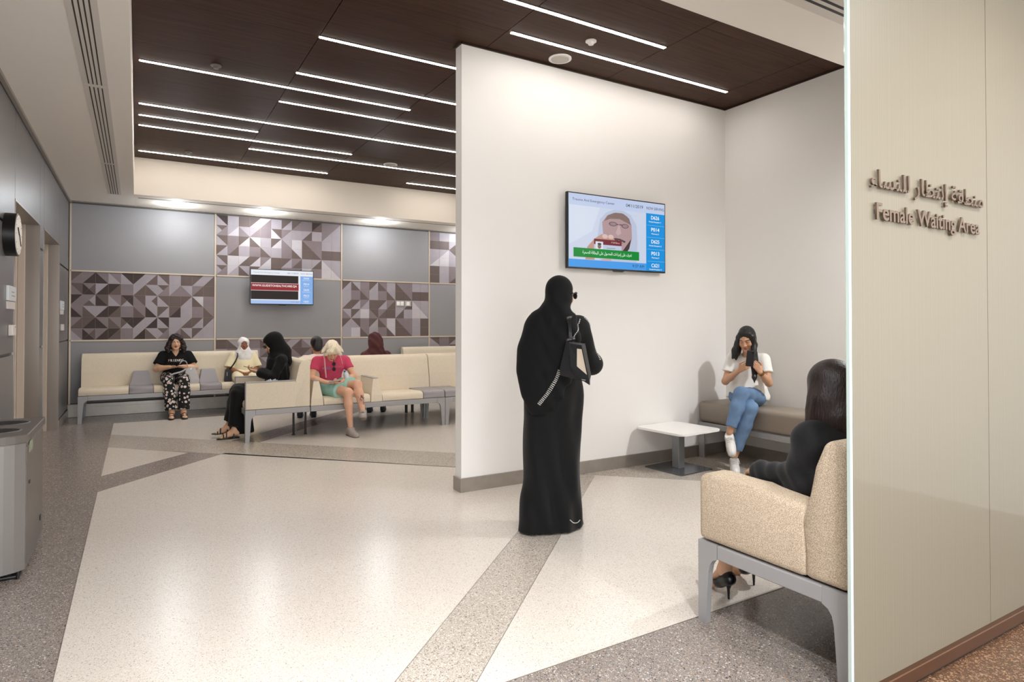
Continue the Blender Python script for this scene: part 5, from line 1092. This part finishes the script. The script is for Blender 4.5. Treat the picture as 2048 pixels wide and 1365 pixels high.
glasses(C1, M_, .031, .024, .019, .106)
sandals(C1, RM, J, MATS['black_strap'])
t_ = thing('key_bunch', 'small silver keys lying on the far armrest of the left-facing seat', 'keys', (1.36, 7.77, .70))
for k in range(7): obj('key', bx((1.30+.018*k, 7.757+.008*(k % 2), .7005), (1.315+.018*k, 7.79, .709+.006*(k % 3))), ALU, t_)
t_['label'] = 'small silver keys lying on the near armrest of the left-facing seat'

# ---- D: blonde person in pink
D1_ = root('blonde person in a pink T-shirt and mint shorts bending over with crossed legs', 2.15, 8.10); RM = RMat(2.15, 8.10, 180)
J = joints(pelvis=(.02, .02, .575), chest=(.03, .05, .81), neck=(.03, .10, .945), shR=(.205, .05, .90), shL=(-.150, .07, .90), elR=(.285, .10, .69), elL=(-.235, .17, .70), wrR=(.13, .27, .645), wrL=(-.03, .30, .645),
           hpR=(.10, .05, .56), hpL=(-.08, .05, .57), knR=(-.07, .46, .53), knL=(-.20, .43, .615), anR=(-.095, .50, .11), anL=(-.22, .58, .31), toR=(-.115, .64, .03), toL=(-.185, .70, .255), head=(.045, .16, 1.035))
HR = rot(-4, 50, 0); build_body(D1_, RM, J, .0055, 'fair', .98, 1.0, HR, 1.06, 1.0, hands=[(J['wrR'], (-.8, .6, -.1), (-.3, 0, .9), -1, dict(curl=.9, sc=.95)), (J['wrL'], (.75, .6, -.1), (.3, 0, .9), 1, dict(curl=1.1, sc=.95))], headkw=dict(closed=True, brow='8A6A4A'), bare_feet=False)
s = Sdf((-.36, -.2, .5), (.40, .38, 1.04), .006); torso_cloth(s, J, .012, .98, 1.05)
for q in 'RL':
    sleeve(s, J, q, .52, .010, .98, 1.1, k=.02)
s.ell(J['neck']+V(0, .05, .06), (.07, .07, .05), None, .008, 's'); s.disp(folds(.003, 32)); s.cut((0, 0, .54), (0, 0, -1)); mesh_obj('t_shirt', s, mat('pink_tee', 'C2405F', .85, noise=.06), D1_, RM)
s = Sdf((-.3, -.16, .42), (.3, .5, .74), .006); legs_cloth(s, J, .020, .98, 1.05, .68, .022)
s.disp(folds(.003, 36)); mesh_obj('shorts', s, mat('mint_shorts', '9CC9BC', .85), D1_, RM)
for tx_, cx_, cz_, col, ww in (('ross', .115, .80, '4E86C8', .10), ('ion', -.045, .815, 'C9627A', .085)):
    bm = text_bm(tx_, .05, ww, off=.0, ext=.02, center=True); bm.transform(Matrix.Translation((2.15-cx_, 8.10-.178, cz_)) @ FACE_S); obj('shirt_letter', bm, mat('letter_'+col, col, .7), D1_)
BL = strands(mat('blonde_hair', 'E6D8BE', .5, noise=.2, nscale=50, stretch=(3, 3, .4)), (200, 60, 30)); C = np.array(J['head']); HT = lambda x, y, z: C+HR @ np.array((x, y, z), np.float32)
s = Sdf(C-.22, C+.22, .005); s.ell(HT(0, -.01, .045), (.086, .108, .088), HR, .01); s.ell(HT(0, -.03, .0), (.088, .09, .09), HR, .02)
for q in (-1, 1): s.chain([HT(q*.01, .05, .125), HT(q*.06, .085, .085), HT(q*.088, .095, .04), HT(q*.105, .085, .0)], [.02, .024, .018, .004], .015); s.chain([HT(q*.08, 0, .05), HT(q*.115, .03, .03), HT(q*.14, .06, .03)], [.03, .016, .003], .015)
s.chain([HT(0, .04, .13), HT(.03, .10, .10), HT(.05, .12, .06)], [.02, .02, .005], .012)
s.ell(HT(0, .125, -.02), (.055, .06, .075), HR, .01, 's'); s.disp(lambda X, Y, Z: (.0015*np.sin(150*X+50*Z+2*np.sin(Y*30))).astype(np.float32)); mesh_obj('hair', s, BL, D1_, RM)
tat = J['knL']*.5+J['anL']*.5; dl = _n(J['anL']-J['knL'])
t_ = bmesh.new()
for k in range(26):
    a = math.pi*(.15+.7*random.random()); o = (random.random()-.5)*.16; u1 = _n(np.cross(dl, (0, 1, 0))); u2 = np.cross(dl, u1); u2 = u2 if u2[1] > 0 else -u2; rr = .0505-.012*max(0, o/.08); pts = []
    for j in range(6): aa = a+.09*j*random.choice((-1, 1)); oo = o+.006*j*random.choice((-1, 1)); pts.append(Vector(tat+dl*oo+(u1*math.cos(aa)+u2*math.sin(aa))*rr))
    t_ = tube(pts, .0016, 4, t_)
obj('tattoo', t_, mat('tattoo_ink', '7A6258', .7), D1_, RM)
SN = mat('grey_suede_shoe', 'A2978F', .7); 
for ank, toe, up in ((J['anR']-V(0, 0, .035), J['toR'], (0, 0, 1)), (J['anL']-V(0, -.01, .03), J['toL'], _n((0, -.25, .97)))):
    base, d, up, tt, so_ = shoe('shoe', D1_, RM, ank, toe, SN, mat('grey_sole', '6E645E', .7), .005, 1.0, up)
    for k in range(3): c = np.asarray(ank)+d*(.05+.022*k)+up*(.014-.012*k); obj('lace', tube([Vector(c-tt*.02), Vector(c+up*.006), Vector(c+tt*.02)], .003, 6), MATS['grey_sole'], so_, RM)
t_ = thing('sunglasses', 'black sunglasses hanging from the collar of the pink T-shirt', 'glasses', tuple(RM @ Vector((.02, .19, .84))))
for z_ in (.865, .80): obj('lens', loft([[Vector((.03+.022*math.cos(a), .205+dy, z_+.024*math.sin(a))) for a in [2*math.pi*k/14 for k in range(14)]] for dy in (0, .006)]), MATS['dark_lens'], t_, RM)
obj('bridge', tube([(.03, .208, .845), (.03, .21, .82)], .004), BLACK, t_, RM); obj('temple', tube([(.03, .205, .89), (.03, .18, .92)], .004), BLACK, t_, RM)
t_ = thing('cord', 'pale pink cord hanging from the neck of the blonde person', 'cord', tuple(RM @ Vector((.1, .1, .9))))
for xs_ in (.125, .135): obj('strand', tube(smooth_path([(xs_+.0, .10, 1.0), (xs_+.01, .19, .90), (xs_+.01, .22, .80), (xs_, .22, .70)]), .003, 6), mat('pink_cord', 'E3B7AF', .7), t_, RM)
obj('strand', tube(smooth_path([(-.04, .10, 1.02), (-.065, .18, .94), (-.09, .16, .86)]), .003, 6), MATS['pink_cord'], t_, RM)
phone(None, RM, (.055, .36, .665), (-.95, .2, .1), (0, -.3, .95), mat('clear_case', 'B9B6B8', .2), 'silver cased phone in the hands of the blonde person')
t_ = thing('plastic_bottle', 'small clear bottle with a blue cap beside the blonde person', 'bottle', tuple(RM @ Vector((-.135, .24, .64)))); CLR = mat('clear_plastic', 'C9D3DC', .1); M_ = RM @ Matrix.Translation((-.13, .27, .64)) @ Matrix.Rotation(.3, 4, 'Y')
b_ = cyl((0, 0, -.02), .03, .12, n=20); b_ = cyl((0, 0, .1), .03, .03, n=20, r2=.012, bm=b_); obj('body', b_, CLR, t_, M_, smooth=40); obj('cap', cyl((0, 0, .13), .014, .02, n=16), mat('blue_cap', '3E6FB5', .4), t_, M_, smooth=40)

# ---- E, F behind the middle bench, facing away
for lab, x, y, kind, sk in (('person with short black hair and pale pink top facing away behind the blonde person', 2.15, 8.86, 'hair', 'tan'), ('person in a maroon hooded scarf facing away behind the middle bench', 2.99, 8.86, 'scarf', 'brown')):
    P1 = root(lab, x, y); RM = RMat(x, y, 0); up_ = .0 if kind == 'hair' else .03
    J = joints(pelvis=(0, .02, .575), chest=(0, .0, .80+up_), neck=(0, .03, .92+up_), shR=(.165, .0, .87+up_), shL=(-.165, .0, .87+up_), elR=(.22, .09, .67), elL=(-.22, .09, .67), wrR=(.08, .28, .64), wrL=(-.08, .28, .64),
               hpR=(.09, .05, .56), hpL=(-.09, .05, .56), knR=(.10, .44, .53), knL=(-.10, .44, .53), anR=(.08 if kind == 'hair' else .30, .55, .09), anL=(-.10 if kind == 'hair' else .1, .60, .09), toR=(.10 if kind == 'hair' else .36, .69, .03), toL=(-.06 if kind == 'hair' else .16, .73, .03), head=(0, .05, 1.07+up_))
    HR = rot(0, 14); build_body(P1, RM, J, .0075, sk, .95, .95, HR, hands=[(J['wrR'], (-.6, .8, 0), (0, 0, -1), 1, dict(curl=.5)), (J['wrL'], (.6, .8, 0), (0, 0, -1), -1, dict(curl=.5))])
    m = mat('pale_pink_cloth', 'E6CFC8', .85) if kind == 'hair' else mat('maroon_cloth', '4A1F20', .8, noise=.1)
    s = Sdf((-.36, -.24, .47), (.36, .42, 1.05), .0075); torso_cloth(s, J, .018, .95); sleeve(s, J, 'L', 1.9, .02, .95); sleeve(s, J, 'R', 1.9, .02, .95); s.disp(folds(.004, 30)); mesh_obj('top', s, m, P1, RM)
    s = Sdf((-.36, -.2, .1), (.45, .75, .75), .008); legs_cloth(s, J, .014, .95, 1., 1.85, .01); mesh_obj('trousers', s, mat('dark_trousers', '1B1A1C', .8), P1, RM)
    C = np.array(J['head']); HT = lambda a, b, c: C+HR @ np.array((a, b, c), np.float32)*.95
    if kind == 'hair':
        s = Sdf(C-.2, C+.2, .006); s.ell(HT(0, -.012, .038), (.082, .102, .092), HR, .01); s.ell(HT(0, -.05, -.02), (.07, .055, .08), HR, .02); s.ell(HT(0, .12, -.03), (.07, .07, .09), HR, .01, 's'); s.disp(hairfn(.0015, 200)); mesh_obj('hair', s, HAIRM, P1, RM)
    else:
        s = Sdf((-.3, -.25, .78), (.3, .25, 1.36), .006); s.ell(HT(0, -.012, .035), (.10, .12, .112), HR, .02); s.ell(HT(0, -.05, -.05), (.10, .085, .12), HR, .04); s.cap(HT(0, -.03, -.10), (0, .0, .92), .10, .12, .05); s.cap(J['shL']+V(.01, 0, .01), J['shR']+V(-.01, 0, .01), .068, .068, .05)
        s.cap((.06, -.06, .96), (.12, -.06, .92), .05, .03, .03); s.ell(HT(0, .13, -.02), (.055, .07, .075), HR, .01, 's'); s.disp(lambda X, Y, Z: (.006*np.sin(38*(Z+X*.7)+5*np.sin(X*9+Y*5))+.003*np.sin(X*60-Z*50)).astype(np.float32)); mesh_obj('headscarf', s, m, P1, RM)
    for q in 'LR': shoe('shoe', P1, RM, J['an'+q]-V(0, 0, .02), J['to'+q], mat('navy_shoe', '1F2330', .5), BLACK, .007)
